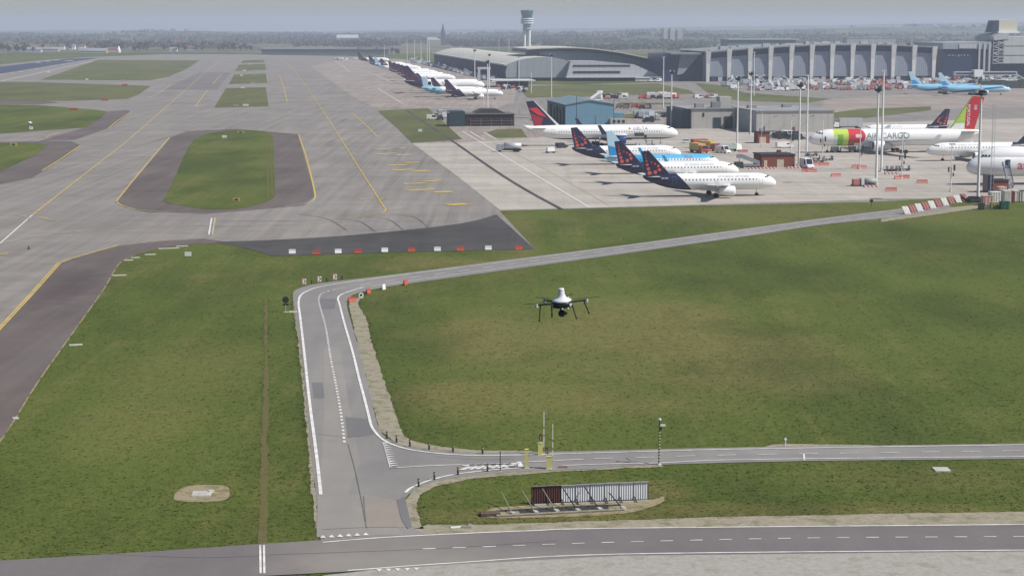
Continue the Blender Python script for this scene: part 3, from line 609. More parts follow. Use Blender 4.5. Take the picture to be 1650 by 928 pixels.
SPEC = {
    'small_twin': dict(L=33.84, r=2.07, zc=3.75, span=34.1, wx=(11.6, 17.9), root=6.6, tip=1.5, sweep=5.9, wz=2.9, eng=[(-12.1, 5.75, 1.9, 1.18, 3.9)], fin=[(-33.0, 5.2), (-34.3, 11.3), (-32.4, 11.5), (-26.6, 5.55)], stab=(12.4, 3.6, 1.5, 3.3, 5.0, -29.2),
                       ng=-5.1, mg=(-16.2, 3.8), fence=1.1),
    'big_twin': dict(L=54.9, r=2.6, zc=4.75, span=47.6, wx=(18, 28), root=9.5, tip=2.2, sweep=11.0, wz=3.6, eng=[(-20.5, 7.9, 2.45, 1.55, 5.2)], fin=[(-51.5, 7.0), (-54.6, 15.6), (-52.0, 15.9), (-43.2, 7.3)], stab=(18.6, 5.4, 2.0, 6.0, 6.3, -46.6),
                     ng=-6.4, mg=(-29.0, 4.65), fence=3.0),
    'wide_twin': dict(L=58.8, r=2.82, zc=5.1, span=60.3, wx=(19, 30), root=10.5, tip=2.4, sweep=13.5, wz=3.9, eng=[(-19.5, 9.4, 2.75, 1.75, 5.6)], fin=[(-56.3, 7.4), (-59.6, 18.6), (-55.4, 18.9), (-47.6, 7.8)], stab=(19.4, 5.8, 2.2, 6.2, 6.9, -50.5),
                      ng=-6.7, mg=(-31.0, 5.3), fence=1.4),
    'jumbo': dict(L=70.7, r=3.35, zc=5.6, span=64.4, wx=(22, 36), root=13.0, tip=3.0, sweep=21.0, wz=4.2, eng=[(-26, 11.7, 2.6, 1.45, 5.2), (-35, 20.8, 2.9, 1.45, 5.2)], fin=[(-67.0, 8.4), (-70.6, 19.0), (-66.5, 19.3), (-56.0, 9.2)], stab=(22.2, 7.0, 2.4, 8.0, 7.6, -59.0),
                  ng=-7.8, mg=(-34.0, 5.5), fence=1.8),
}
def hull_rings(S, n=28):
    L, r, zc = S['L'], S['r'], S['zc']; st = []
    for f, k, dz in ((0, .02, -.30), (.12, .22, -.28), (.4, .40, -.24), (.9, .56, -.19), (1.5, .69, -.145), (2.2, .80, -.10), (2.9, .885, -.06), (3.7, .95, -.025), (4.7, .99, -.005), (5.6, 1, 0)):
        st.append((-f * r / 2.07 * 1.08, k * r, zc + dz * r))
    st.append((-L * .35, r, zc)); st.append((-L * .5, r, zc)); T = L - r * 6.0
    st.append((-T, r, zc))
    for f, k in ((.18, .985), (.34, .93), (.5, .83), (.66, .68), (.80, .51), (.91, .35), (.975, .22), (1.0, .10)):
        st.append((-(T + (L - T) * f), k * r, zc + (1 - k) * r * .80))
    out = []
    for x, rr, z in st:
        out.append([(x, rr * .965 * math.cos(2 * math.pi * k / n), z + rr * math.sin(2 * math.pi * k / n)) for k in range(n)])
    return out
def lift_panel(b, y0, x0, z0, c0, t0, y1, x1, z1, c1, t1, m=0):
    """tapered wing half with an airfoil section; x = leading edge"""
    sec = [(0, 0), (.08, .42), (.3, .58), (.6, .38), (1, .03), (.6, -.18), (.25, -.36), (.06, -.28)]
    rr = []
    for y, x, z, c, t in ((y0, x0, z0, c0, t0), (y1, x1, z1, c1, t1)): rr.append([(x - s * c, y, z + q * c * t) for s, q in sec])
    b.rings(rr, m, False)
def make_plane(name, label, kind, M, group=None, opts=()):
    """M: dict of materials: body, fin, wing, cowl, stab"""
    S = SPEC[kind]; L, r, zc = S['L'], S['r'], S['zc']; P = thing(name, label, 'airliner', group=group)
    fus = MB(); fus.rings(hull_rings(S)); fus.build('fuselage', M['body'], P)
    if kind == 'jumbo':                                   # upper-deck hump
        hp = []
        for x, w, h, z in ((-1.9, .3, .3, zc + .9), (-3.2, 1.3, 1.25, zc + 1.2), (-5.0, 2.05, 2.0, zc + 1.7), (-8, 2.6, 2.55, zc + 2.05), (-14, 2.7, 2.65, zc + 2.05), (-20, 2.6, 2.2, zc + 1.9), (-25, 2.4, 1.5, zc + 1.6), (-28, 2, .8, zc + 1.5)):
            hp.append([(x, w * math.cos(2 * math.pi * k / 20), z + h * math.sin(2 * math.pi * k / 20)) for k in range(20)])
        b = MB(); b.rings(hp); b.build('upper_deck', M['body'], P)
    # cockpit glazing follows the nose
    kx = r / 2.07; b = MB()
    for s in (1, -1):
        if kind == 'jumbo':
            for k in range(3): b.quad((-3.55 - k * .75, s * (1.42 + k * .3), zc + 2.0), (-4.2 - k * .75, s * (1.72 + k * .27), zc + 2.05), (-4.25 - k * .75, s * (1.58 + k * .27), zc + 2.6), (-3.7 - k * .75, s * (1.25 + k * .3), zc + 2.5))
            continue
        zt = zc + .36 * r
        for (xa, ya, xb, yb) in ((1.70, .10, 1.95, .62), (2.02, .66, 2.55, 1.06), (2.62, 1.10, 3.1, 1.36)):
            def on(x, y, z):                              # push a point out to just above the skin
                xx = x * kx * 1.06; k = max(.1, min(1, (0.56 + (x - .9) * .21) if x < 2.2 else .83 + (x - 2.2) * .085)); cz = zc - .1 * r
                q = Vector((0, y * kx, z - cz)); q = q.normalized() * (k * r * 1.005 + .03); return (-xx, s * abs(q.y), cz + q.z)
            b.quad(on(xa, ya, zt), on(xb, yb, zt), on(xb + .12, yb * .92, zt + .5 * kx), on(xa + .25, ya, zt + .5 * kx))
    b.build('cockpit_window', M_GLASS, P)
    fn = S['fin']; b = MB(); n = len(fn)
    cx, cz_ = sum(p[0] for p in fn) / n, sum(p[1] for p in fn) / n
    root_l = [(fn[0][0], fn[0][1] - .5), fn[1], fn[2], (fn[3][0] + .2, fn[3][1] - .5)]
    th = r * .085
    vs = []
    for y, k in ((-th, .93), (0, 1.0), (th, .93)):
        vs += [(cx + (x - cx) * k if k != 1 else x, y, z if k == 1 or z < cz_ else z - .1) for x, z in root_l]
    b.add(vs, [(0, 1, 2, 3), (8, 11, 10, 9)] + [(i, 4 + i, 4 + (i + 1) % 4, (i + 1) % 4) for i in range(4)] + [(4 + i, 8 + i, 8 + (i + 1) % 4, 4 + (i + 1) % 4) for i in range(4)])
    FO = b.build('fin', M['fin'], P)
    wy = r * .8; half = S['span'] / 2; xl = -S['wx'][0]
    for s in (1, -1):
        b = MB(); dih = 1.3 * half / 17
        ky = wy + (half - wy) * .36; kf = .36
        lift_panel(b, s * wy * .5, xl, S['wz'], S['root'], .15, s * ky, xl - S['sweep'] * kf * 1.1, S['wz'] + dih * kf * .8, S['root'] * .58, .12)
        lift_panel(b, s * ky, xl - S['sweep'] * kf * 1.1, S['wz'] + dih * kf * .8, S['root'] * .58, .12, s * half, xl - S['sweep'] - S['root'] * .05, S['wz'] + dih, S['tip'], .10)
        w = b.build('wing', M['wing'], P)
        if S['fence']:
            b = MB(); f = S['fence']; x = xl - S['sweep'] - S['root'] * .05; zt = S['wz'] + dih
            poly = [(x - .2, zt - f * .12), (x - S['tip'], zt - f * .12), (x - S['tip'] * 1.0 - f * .55, zt + f), (x - S['tip'] * .55 - f * .5, zt + f)]
            b.prism_y(poly, s * half - .05, s * half + .05); b.build('winglet', M.get('winglet', M['wing']), w)
        sp, rt_, tp, sw, sz, sxx = S['stab']
        b = MB(); lift_panel(b, s * .4, sxx, sz, rt_, .10, s * sp / 2, sxx - sw, sz + .5, tp, .09); b.build('tailplane', M['stab'], P)
        for (ex, ey, ez, er, el) in S['eng']:
            b = MB(); b.lathe([(er * .80, ex - .02), (er * .92, ex + .08), (er, ex - .35), (er * 1.04, ex - el * .35), (er * .93, ex - el * .72), (er * .74, ex - el), (er * .5, ex - el)], (0, s * ey, ez), 18, 0, 'x'); en = b.build('engine', M['cowl'], P)
            b = MB(); b.lathe([(er * .80, ex + .0), (er * .78, ex - .5), (.05, ex - .6)], (0, s * ey, ez), 16, 0, 'x'); b.build('intake', M_DARK, en)
            b = MB(); b.lathe([(er * .52, ex - el * .98), (er * .42, ex - el * 1.12), (.08, ex - el * 1.3)], (0, s * ey, ez), 12, 0, 'x'); b.build('exhaust', M_GALV, en)
            b = MB(); b.prism_y([(ex - el * .3, ez + er * .9), (ex - el * .9, ez + er * .8), (ex - el * 1.3, S['wz'] + .25), (ex - el * .75, S['wz'] + .55)], s * ey - .15, s * ey + .15); b.build('pylon', M['wing'], en)
        gx, gy = S['mg']; wr = .58 if r < 2.2 else .62
        b = MB(); b.cyl((gx, s * gy * .92, S['wz']), (gx, s * gy, wr), .14 * kx, .12 * kx, 8); g = b.build('main_gear', M_GALV, P)
        b = MB()
        for dx in ((0,) if r < 2.2 else (-.75, .75)):
            for dy in (-.42, .42): b.cyl((gx + dx, s * gy + dy - .2, wr), (gx + dx, s * gy + dy + .2, wr), wr, wr, 14)
        b.build('wheel', M_BLACK, g)
    b = MB(); b.cyl((S['ng'], 0, zc - r * .85), (S['ng'] + .2, 0, .42), .11, .1, 8); g = b.build('nose_gear', M_GALV, P)
    b = MB(); b.cyl((S['ng'] + .2, -.45, .42), (S['ng'] + .2, -.15, .42), .42, .42, 12); b.cyl((S['ng'] + .2, .15, .42), (S['ng'] + .2, .45, .42), .42, .42, 12); b.build('wheel', M_BLACK, g)
    bl = MB(); bl.box((-S['wx'][0] - S['root'] * .5, 0, zc - r * 1.05), (S['root'] * 1.25, r * 1.1, r * .5), 0, 0, .9); bl.build('belly_fairing', M['body'], P)
    return P, FO
def emblem(FO, polys, mats, y, name='fin_emblem'):
    b = MB()
    for poly, m in polys:
        for s in (1, -1): b.add([(x, s * y, z) for x, z in poly], [tuple(range(len(poly)))], m)
    return b.build(name, mats, FO)
def disc(cx, cz, r, n=10): return [(cx + r * math.cos(2 * math.pi * k / n), cz + r * math.sin(2 * math.pi * k / n)) for k in range(n)]
def dots_polys(S):
    """a letter built of growing dots, red to orange, on the tail"""
    x0, z0 = S['fin'][0][0], S['fin'][0][1]; k = (S['fin'][1][1] - z0) / 5.95; out = []
    for i, (cx, cz, rr) in enumerate(((-.05, 5.0, .17), (.1, 4.35, .22), (.22, 3.6, .28), (.42, 2.75, .34), (.72, 1.75, .42), (1.05, .75, .52), (2.45, .95, .46), (3.45, 1.55, .42), (3.15, 2.45, .36), (2.35, 2.95, .30), (1.5, 3.3, .24))):
        out.append((disc(x0 + cx * k - .25 * k, z0 + cz * k, rr * k), 0 if i < 3 or i > 8 else 1))
    return out
M_WING = pm('wing_grey', (0.52, 0.53, 0.54), 0.4, var=0.06)
M_DOT = [pm('tail_dot_red', (0.42, 0.04, 0.05), 0.5), pm('tail_dot_orange', (0.55, 0.09, 0.06), 0.5)]
M_DOTF = [pm('tail_dot_wine', (0.13, 0.02, 0.04), 0.5), pm('tail_dot_dark_red', (0.17, 0.028, 0.04), 0.5)]
M_LETTER = pm('grey_lettering', (0.30, 0.28, 0.30), 0.5); M_LETN = pm('navy_lettering', (0.05, 0.06, 0.13), 0.5)
B_BRU = body_mat('white_navy_hull', [(slant(-25.6, .95, 5.9), (0.016, 0.018, 0.05))], win=(5.4, 25, 4.32))
B_WHITE = body_mat('white_hull', [], win=(5.4, 26, 4.3))
MB_BRU = dict(body=B_BRU, fin=M_NAVY, wing=M_WING, cowl=M_WHITE, stab=M_WING, winglet=M_WHITE)
def put_nose(P, nx, ny, head, S=None):
    q = G(nx, ny); P.location = (q.x, q.y, 0); P.rotation_euler = (0, 0, head)

def brussels(label, dots=M_DOT, text=True, group='white airliners with dark dotted tails'):
    P, FO = make_plane('airliner', label, 'small_twin', MB_BRU, group)
    emblem(FO, dots_polys(SPEC['small_twin']), dots, .22)
    b = MB(); b.box((-33.0, 0, 4.9), (.5, .3, .3)); b.build('tail_cone_light', M_GALV, P)
    if text:
        for s, x0 in ((-1, -15.3), (1, -7.4)):
            hull_text(P, 'brussels airlines', 1.25, x0, 3.75, 2.0, 4.85, M_LETTER, s)
            hull_text(P, 'OO-SSX'[:6], .5, -29.6 if s < 0 else -27.6, 4.4, 1.75, 4.6, M_WHITE, s, name='registration')
    return P
AC1 = brussels('white airliner with navy dotted tail parked first in the apron row, nearest the grass'); put_nose(AC1, 1250, 315.4, TAXI)
for (nx, ny, lab) in ((1190, 294.0, 'white airliner with navy dotted tail parked directly behind the nearest one'), (1097, 264.5, 'white airliner with navy dotted tail between the light blue jet and the big red-tailed jet')):
    q = G(nx, ny); dup(AC1, (q.x, q.y, 0), TAXI, lab)

# light blue leisure jet third in the row
M_SKY = pm('sky_blue_paint', (0.42, 0.60, 0.70), 0.3, var=0.05); M_SKYD = pm('mid_blue_paint', (0.03, 0.25, 0.55), 0.3, var=0.05)
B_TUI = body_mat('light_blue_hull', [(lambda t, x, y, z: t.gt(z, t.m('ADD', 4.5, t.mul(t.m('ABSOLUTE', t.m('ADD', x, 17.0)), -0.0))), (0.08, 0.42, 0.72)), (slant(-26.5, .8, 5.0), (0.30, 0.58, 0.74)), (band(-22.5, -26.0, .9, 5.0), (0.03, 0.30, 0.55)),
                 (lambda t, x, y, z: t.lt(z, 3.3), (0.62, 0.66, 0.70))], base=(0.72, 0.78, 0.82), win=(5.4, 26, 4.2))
SPEC['leisure_twin'] = dict(SPEC['small_twin'], L=33.6, r=1.95, zc=3.55, fin=[(-32.2, 5.0), (-33.3, 12.3), (-31.5, 12.5), (-26.0, 5.4)], fence=2.2)
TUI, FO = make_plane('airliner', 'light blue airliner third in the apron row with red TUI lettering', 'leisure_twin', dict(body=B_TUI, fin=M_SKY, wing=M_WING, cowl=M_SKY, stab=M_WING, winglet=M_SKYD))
emblem(FO, [([(-32.1, 5.2), (-32.5, 8.2), (-30.2, 7.6), (-29.2, 5.2)], 0)], [M_SKYD], .21)
for s, x0 in ((-1, -10.8), (1, -8.0)): hull_text(TUI, 'TUI', 1.55, x0, 3.55, 1.92, 4.55, pm('red_lettering', (0.5, 0.03, 0.06), 0.5), s, .03)
put_nose(TUI, 1159, 279.2, TAXI)

# big jet with red and navy tail
B_DEL = body_mat('white_navy_belly_hull', [(lambda t, x, y, z: t.lt(z, 2.75), (0.02, 0.025, 0.06))], win=(7, 44, 5.0))
DEL, FO = make_plane('airliner', 'large white airliner with red and navy tail standing before the blue hangar', 'big_twin', dict(body=B_DEL, fin=M_NAVY, wing=M_WING, cowl=pm('royal_blue_paint', (0.02, 0.055, 0.19), .3), stab=M_WHITE, winglet=M_NAVY))
def fq(cx, cy): return (-54.6 + (cx - 110) / 25.0, 15.8 - (cy - 90) / 26.2)
emblem(FO, [([fq(132, 158), fq(206, 150), fq(292, 240), fq(222, 222)], 0), ([fq(146, 192), fq(212, 232), fq(262, 250), fq(238, 322), fq(190, 322)], 1)], [pm('bright_red_paint', (0.60, 0.035, 0.045), .4), pm('dark_red_paint', (0.30, 0.02, 0.03), .4)], .26)
b = MB(); b.prism_y([(-43.6, 7.2), (-52.1, 15.95), (-51.8, 15.95), (-42.6, 7.2)], -.12, .12); b.build('fin_leading_edge', M_WHITE, FO)
for s, x0 in ((-1, -16.6), (1, -7.0)): hull_text(DEL, 'DELTA', 1.75, x0, 4.75, 2.51, 5.55, M_LETN, s, .0)
for s, x0 in ((-1, -18.2), (1, -16.8)):
    ph = .4; b = MB(); b.add([(x0 - .3, s * 2.36, 5.55), (x0 + .9, s * 2.36, 5.55), (x0 + .3, s * 2.05, 6.6)], [(0, 1, 2)]); b.build('triangle_mark', M_DOT[0], DEL)
b = MB(); b.add([(-16.2, -2.56, 4.2), (-12.8, -2.56, 4.2), (-12.8, -2.35, 5.4), (-16.2, -2.35, 5.4)], [(0, 1, 2, 3)]); b.add([(-16.2, -2.62, 3.3), (-12.8, -2.62, 3.3), (-12.8, -2.63, 4.2), (-16.2, -2.63, 4.2)], [(0, 1, 2, 3)]); b.build('cargo_door', pm('dark_cargo_hold', (.07, .055, .05), .8), DEL)
put_nose(DEL, 1092, 233.6, TAXI)

# cargo jet facing left
def rbox(xa, xb): return lambda t, x, y, z: t.mul(t.lt(x, xa), t.gt(x, xb))
B_TAP = body_mat('white_green_red_hull', [
    (lambda t, x, y, z: t.mul(t.lt(x, -8.0), t.gt(x, -13.0), t.gt(z, 2.0)), (0.50, 0.62, 0.10)), (lambda t, x, y, z: t.mul(t.lt(x, -9.3), t.gt(x, -11.2), t.lt(z, 6.2)), (0.16, 0.42, 0.06)),
    (lambda t, x, y, z: t.mul(t.lt(x, -8.0), t.gt(x, -9.3), t.lt(z, 5.4)), (0.62, 0.64, 0.62)),
    (lambda t, x, y, z: t.mul(t.lt(x, -13.0), t.lt(t.m('ADD', t.m('POWER', t.m('SUBTRACT', t.m('MINIMUM', t.m('ADD', x, 16.3), 0.0), 0.0), 2.0), t.m('POWER', t.m('SUBTRACT', z, 5.7), 2.0)), 5.8)), (0.58, 0.04, 0.05)),
    (lambda t, x, y, z: t.mul(t.lt(x, -13.0), t.gt(x, -15.2), t.lt(z, 4.2)), (0.28, 0.10, 0.07)),
    (lambda t, x, y, z: t.mul(t.lt(t.m('ABSOLUTE', t.m('ADD', x, 16.4)), 1.0), t.lt(t.m('ABSOLUTE', t.m('SUBTRACT', z, 5.7)), .55)), (0.75, 0.6, 0.6))])
TAP, FO = make_plane('airliner', 'white cargo jet facing left with green and red nose bands and red tail', 'wide_twin', dict(body=B_TAP, fin=pm('lime_green_paint', (0.42, 0.58, 0.10), .4), wing=M_WING, cowl=M_WHITE, stab=M_WING))
emblem(FO, [([(-56.3, 7.7), (-59.5, 18.5), (-55.5, 18.8), (-53.6, 15.8), (-52.9, 7.7)], 0), ([(-57.0, 14.2), (-57.2, 15.8), (-56.2, 15.8), (-56.0, 14.2)], 1), ([(-48.2, 7.9), (-50.0, 9.7), (-52.9, 9.7), (-52.9, 7.9)], 2)],
       [pm('crimson_paint', (0.52, 0.03, 0.05), .4), pm('pale_pink_paint', (.7, .55, .55), .5), M_WHITE], .28)
for s in (1, -1):
    tm = flat_text(FO, 'PORTUGAL', 1.4, (-53.7 if s > 0 else -54.7, s * .34, 12.3), (R(90), R(90), R(180 if s > 0 else 0)), M_WHITE, .02)
hull_text(TAP, 'AIR CARGO', 2.75, -19.0, 5.1, 2.72, 4.85, pm('dark_grey_lettering', (0.17, 0.22, 0.22), .5), 1, .03)
hull_text(TAP, 'AIR CARGO', 2.75, -34.0, 5.1, 2.72, 4.85, pm('dark_grey_lettering', (0.17, 0.22, 0.22), .5), -1, .03)
def head_left(nx, ny, tx, L):
    """heading (nose to the left) that brings a tail L metres behind the nose to column tx"""
    p = G(nx, ny); best = None
    for k in range(0, 500):
        a = R(k * .1); q = p + Vector((math.cos(a), math.sin(a), 0)) * L; e = abs(proj((q.x, q.y, 6))[0] - tx)
        if best is None or e < best[0] - .01: best = (e, a)
    return best[1] + math.pi
put_nose(TAP, 1302, 246.5, head_left(1302, 246.5, 1581, 58.8))

q = G(1386, 226.5); dup(AC1, (q.x, q.y, 0), TAXI + math.pi, 'white airliner facing left, half hidden behind the cargo jet, dark tail above')
q = G(1492, 260.0); dup(AC1, (q.x, q.y, 0), TAXI + math.pi, 'white airliner facing left between the cargo jet and the big white freighter', scale=(1.1, 1, 1))

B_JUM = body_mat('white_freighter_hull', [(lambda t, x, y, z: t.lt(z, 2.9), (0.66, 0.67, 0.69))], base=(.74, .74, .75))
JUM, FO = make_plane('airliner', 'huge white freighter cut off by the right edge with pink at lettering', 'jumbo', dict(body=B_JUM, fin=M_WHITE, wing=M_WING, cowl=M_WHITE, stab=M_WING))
hull_text(JUM, 'at', 3.7, -12.9, 5.6, 3.25, 4.3, pm('coral_lettering', (0.55, 0.13, 0.17), .5), 1, .05)
hull_text(JUM, 'at', 3.7, -18.9, 5.6, 3.25, 4.3, pm('coral_lettering', (0.55, 0.13, 0.17), .5), -1, .05)
b = MB(); b.add([(-10.9, 3.30, 4.6), (-9.5, 3.30, 4.6), (-9.5, 3.22, 6.9), (-10.9, 3.22, 6.9)], [(0, 1, 2, 3)]); b.build('door', pm('dark_doorway', (.02, .025, .05), .8), JUM)
put_nose(JUM, 1556, 298.5, TAXI + math.pi)

# two light blue jets before the ribbed terminal
B_TUI2 = body_mat('two_tone_blue_hull', [(lambda t, x, y, z: t.lt(z, t.m('ADD', 5.4, t.mul(x, .11))), (0.45, 0.63, 0.72)), (lambda t, x, y, z: t.lt(t.m('ABSOLUTE', t.m('SUBTRACT', z, t.m('ADD', 5.6, t.mul(x, .10)))), .55), (0.02, 0.13, 0.33))], base=(0.22, 0.48, 0.66))
SPEC['holiday_twin'] = dict(SPEC['big_twin'], L=46.0, r=2.2, zc=3.9, fin=[(-43.5, 5.6), (-46.6, 13.6), (-44.5, 13.8), (-37.0, 5.9)], stab=(16, 4.6, 1.8, 5, 5.2, -39.5), mg=(-24, 4), eng=[(-17, 6.5, 2.0, 1.3, 4.5)], wx=(15.5, 22), root=7.6, sweep=8.5, span=39, wz=3.0)
T2, FO = make_plane('airliner', 'light blue airliner before the ribbed terminal, the right one of two', 'holiday_twin', dict(body=B_TUI2, fin=M_SKY, wing=M_WING, cowl=M_SKY, stab=M_SKY))
emblem(FO, [([(-43.5, 6.0), (-44.3, 8.5), (-42.0, 8.6), (-39.5, 6.2)], 0)], [M_SKYD], .26)
put_nose(T2, 1628, 153.5, TAXI)
q = G(1578, 151.0); dup(T2, (q.x, q.y, 0), TAXI, 'light blue airliner before the ribbed terminal, the left one of two')

# the long row of parked jets along the pier
B_FAR = body_mat('white_wine_hull', [(slant(-25.6, .95, 5.9), (0.034, 0.018, 0.05))])
M_WINE = pm('dark_wine_paint', (0.034, 0.018, 0.05), .4)
FAR, FO = make_plane('airliner', 'x', 'small_twin', dict(body=B_FAR, fin=M_WINE, wing=M_WING, cowl=M_WHITE, stab=M_WING), 'airliners parked nose-in along the pier')
emblem(FO, dots_polys(SPEC['small_twin']), M_DOTF, .22)
B_FBL = body_mat('pale_blue_tail_hull', [(slant(-23.5, .8, 5.5), (0.30, 0.52, 0.66)), (lambda t, x, y, z: t.mul(t.lt(x, -24), t.lt(z, 3.8)), (0.10, 0.42, 0.55))])
FBL, FO = make_plane('airliner', 'x', 'small_twin', dict(body=B_FBL, fin=pm('pale_blue_paint', (0.36, 0.52, 0.66), .4), wing=M_WING, cowl=M_WHITE, stab=M_WING), 'airliners parked nose-in along the pier')
emblem(FO, [(disc(-29.5, 7.6, 1.5, 16), 0), (disc(-29.5, 7.6, 1.1, 16), 1)], [M_WHITE, M_SKYD], .22)
B_FPU = body_mat('white_plain_far_hull', [])
FPU, FO = make_plane('airliner', 'x', 'small_twin', dict(body=B_FPU, fin=pm('purple_paint', (0.06, 0.025, 0.10), .4), wing=M_WING, cowl=M_WHITE, stab=M_WING), 'airliners parked nose-in along the pier')
emblem(FO, [(disc(-30.4, 7.6, 1.2, 12), 0)], [pm('dull_gold_paint', (.3, .26, .1), .5)], .22)
for s, x0 in ((-1, -18), (1, -9)): hull_text(FPU, 'AIRLINES', 1.9, x0, 3.75, 2.0, 4.0, M_LETN, s, .02)
row = [(718, 128.6, FAR, 1.0), (696, 125.4, FAR, 1.0), (681, 124.0, FBL, 1.05), (671, 118.5, FAR, 1.0), (658, 117.5, FPU, 1.1), (653, 106.5, FAR, 1.5), (646, 105.0, FAR, 1.2), (640.5, 103.2, FAR, 1.15), (634, 101.0, FAR, 1.1), (627, 99.0, FAR, 1.1),
       (613.6, 94.8, FPU, 1.1), (604, 92.4, FBL, 1.1), (595, 90.2, FAR, 1.1), (577, 85.0, FAR, 1.05)]
seen = set()
for i, (xf, yf, src, sc) in enumerate(row):
    top = 11.4 * sc; p = G(xf, yf, top); p = Vector((p.x, p.y, 0)) + ACR * 33.4 * sc      # nose, from the tip of the tail
    tone = {'pale': 'pale blue tail', 'dark': 'dark dotted tail', 'purp': 'purple tail with yellow disc'}['pale' if src is FBL else 'purp' if src is FPU else 'dark']
    lab = 'white airliner with %s, %s from near end of pier row' % (tone, ORD[i] if i else 'first')
    if id(src) not in seen: seen.add(id(src)); src.location = p; src.rotation_euler = (0, 0, TAXI); src.scale = (sc,) * 3; src['label'] = lab
    else: dup(src, p, TAXI, lab, None, (sc,) * 3)

# ------------------------------------------------------------------ buildings (local frame: x across, y away along the taxiway, z up)
def ribbed(name, rgb, pitch, depth=0.25, rough=.5, axis=0, spec=.4, metal=0.0):
    t = NT(name); o = t.obj(); c = t.xyz(o)[axis]; f = t.m('FRACT', t.m('DIVIDE', c, pitch)); n = t.noise(t.scale(o, (.15, .15, .6)), 1.0, 4, .6)
    k = t.mix(t.lt(f, .16), tuple(v for v in rgb), tuple(v * (1 - depth) for v in rgb)); k = t.mix(t.mul(t.lin(n, .4, .7), .22), k, tuple(v * .6 for v in rgb)); return t.done(k, rough, metal, spec)
M_RIB = ribbed('ribbed_cladding', (0.26, 0.285, 0.345), 1.6, .35); M_NGL = ribbed('navy_glazing', (0.025, 0.042, 0.10), 2.6, .4, .4, 0, .25); M_NGLY = ribbed('navy_side_glazing', (0.012, 0.022, 0.065), 18.0, .25, .7, 1, .05)
M_ROOFB = pm('beige_metal_roof', (0.52, 0.50, 0.44), .6, var=.1, scale=.05); M_GABLE = ribbed('grey_panel_cladding', (0.32, 0.34, 0.37), 5.0, .12); M_LIGHTP = ribbed('light_panel_cladding', (0.46, 0.47, 0.49), 4.0, .10)
M_BLUW = ribbed('blue_grey_cladding', (0.19, 0.22, 0.28), 4.0, .12); M_FASC = pm('navy_fascia', (0.03, 0.04, 0.075), .5); M_FINC = pm('concrete_fin', (0.66, 0.66, 0.63), .8, var=.1, scale=.3)
M_ROOFG = pm('grey_flat_roof', (0.24, 0.245, 0.25), .85, var=.25, scale=.08); M_UNDER = pm('dark_undercroft', (0.03, 0.032, 0.042), .9)
M_BRICK = ribbed('red_brick', (0.22, 0.075, 0.052), .25, .2, .9, 2, .15); M_BRICKD = M_BRICK; M_BEIGE = pm('beige_door', (0.52, 0.42, 0.33), .7)
M_PALEW = ribbed('pale_render', (0.42, 0.41, 0.38), 6, .08, .85, 0, .15); M_PALEG = ribbed('pale_grey_cladding', (0.50, 0.51, 0.52), 8, .08, .8, 0, .15); M_BLUEH = ribbed('blue_sheet_cladding', (0.15, 0.29, 0.39), 1.0, .22, .5); M_BLUED = ribbed('shaded_side_cladding', (0.035, 0.05, 0.065), 4, .5, .6, 1)  # M_BLUED: dark sheet tone with the shade of side walls painted in
M_BROWN = ribbed('dark_brown_boards', (0.045, 0.033, 0.032), .7, .5, .9, 2, .1); M_TEALD = pm('dark_teal_sheet', (0.02, 0.045, 0.06), .6)
def S_(row): return 0.02357 * (row - YH)
def struct_thing(name, label, cat, x, row, rot=TAXI):
    p = G(x, row); return thing(name, label, cat, (p.x, p.y, 0), rot)

# curved-roof pier, its gable and the low wing beside it
P = struct_thing('pier_building', 'long pier building with beige barrel roof and navy side glazing beyond the parked jets', 'airport building', 818, 131)
prof = [(0, 12.6), (4, 14.3), (9, 15.9), (15, 17.2), (22, 18.0), (29, 18.2), (37, 17.6), (44, 16.2), (49, 14.4)]
b = MB(); b.prism_x([(2, 0), (620, 0), (620, 11.6), (2, 11.6)], -.9, .5); b.build('side_glazing', M_NGLY, P)
b = MB(); b.prism_x([(1.0, 11.6), (622, 11.6), (622, 12.7), (1.0, 12.7)], -2.4, .8); b.build('eave', M_ROOFB, P)
b = MB(); rr = [[(x, y, z) for x, z in prof] + [(49, y, .02), (.6, y, .02)] for y in (1.2, 622)]; b.rings(rr, 0, False); b.build('roof', M_ROOFB, P)
b = MB(); b.prism_y([(-1.2, 2.5), (-1.6, 7), (-.6, 11.0), (.6, 12.9)] + prof[1:] + [(48, 9), (46.4, 3), (46, 2.5)], -.6, 1.1); b.build('gable_wall', M_GABLE, P)
b = MB(); b.box((23, 4, 0), (46, 6, 2.6)); b.build('base', M_UNDER, P)
P = struct_thing('connector_wing', 'low grey wing with two dark window strips and pointed end beside the pier gable', 'airport building', 915, 131)
s = S_(131)
def el(x, y): return ((x - 915) / s, (131 - y) / s)
b = MB(); b.prism_y([el(919, 98.5), el(960, 98.7), el(1022, 104.5), el(1062, 121.5), el(1063, 124), el(912, 125)], -1.5, 14); b.build('front_wall', M_LIGHTP, P)
b = MB(); b.box((34, 8, 0), (70, 10, 2.6)); b.build('base', M_UNDER, P)
for (xa, xb, ya, yb) in ((923, 1016, 105.3, 108.0), (923, 1000, 115.2, 118.6)):
    b = MB(); a, c = el(xa, yb), el(xb, ya); b.box(((a[0] + c[0]) / 2, -1.6, a[1]), (c[0] - a[0], .4, c[1] - a[1])); b.build('window_strip', M_GLASS, P)
b = MB(); b.box((34, -6, 2.7), (74, 10, .5)); b.build('canopy', M_GALV, P)
P = struct_thing('arched_hall', 'wide hall with arched roof and navy fascia rising behind the pier gable', 'airport building', 850, 127.5)
s = S_(127.5)
arc = [((x - 850) / s, (127.5 - y) / s) for x, y in ((848, 79), (870, 77.5), (900, 76.8), (930, 77), (960, 79), (1000, 84.5), (1045, 93.5), (1094, 105.5))]
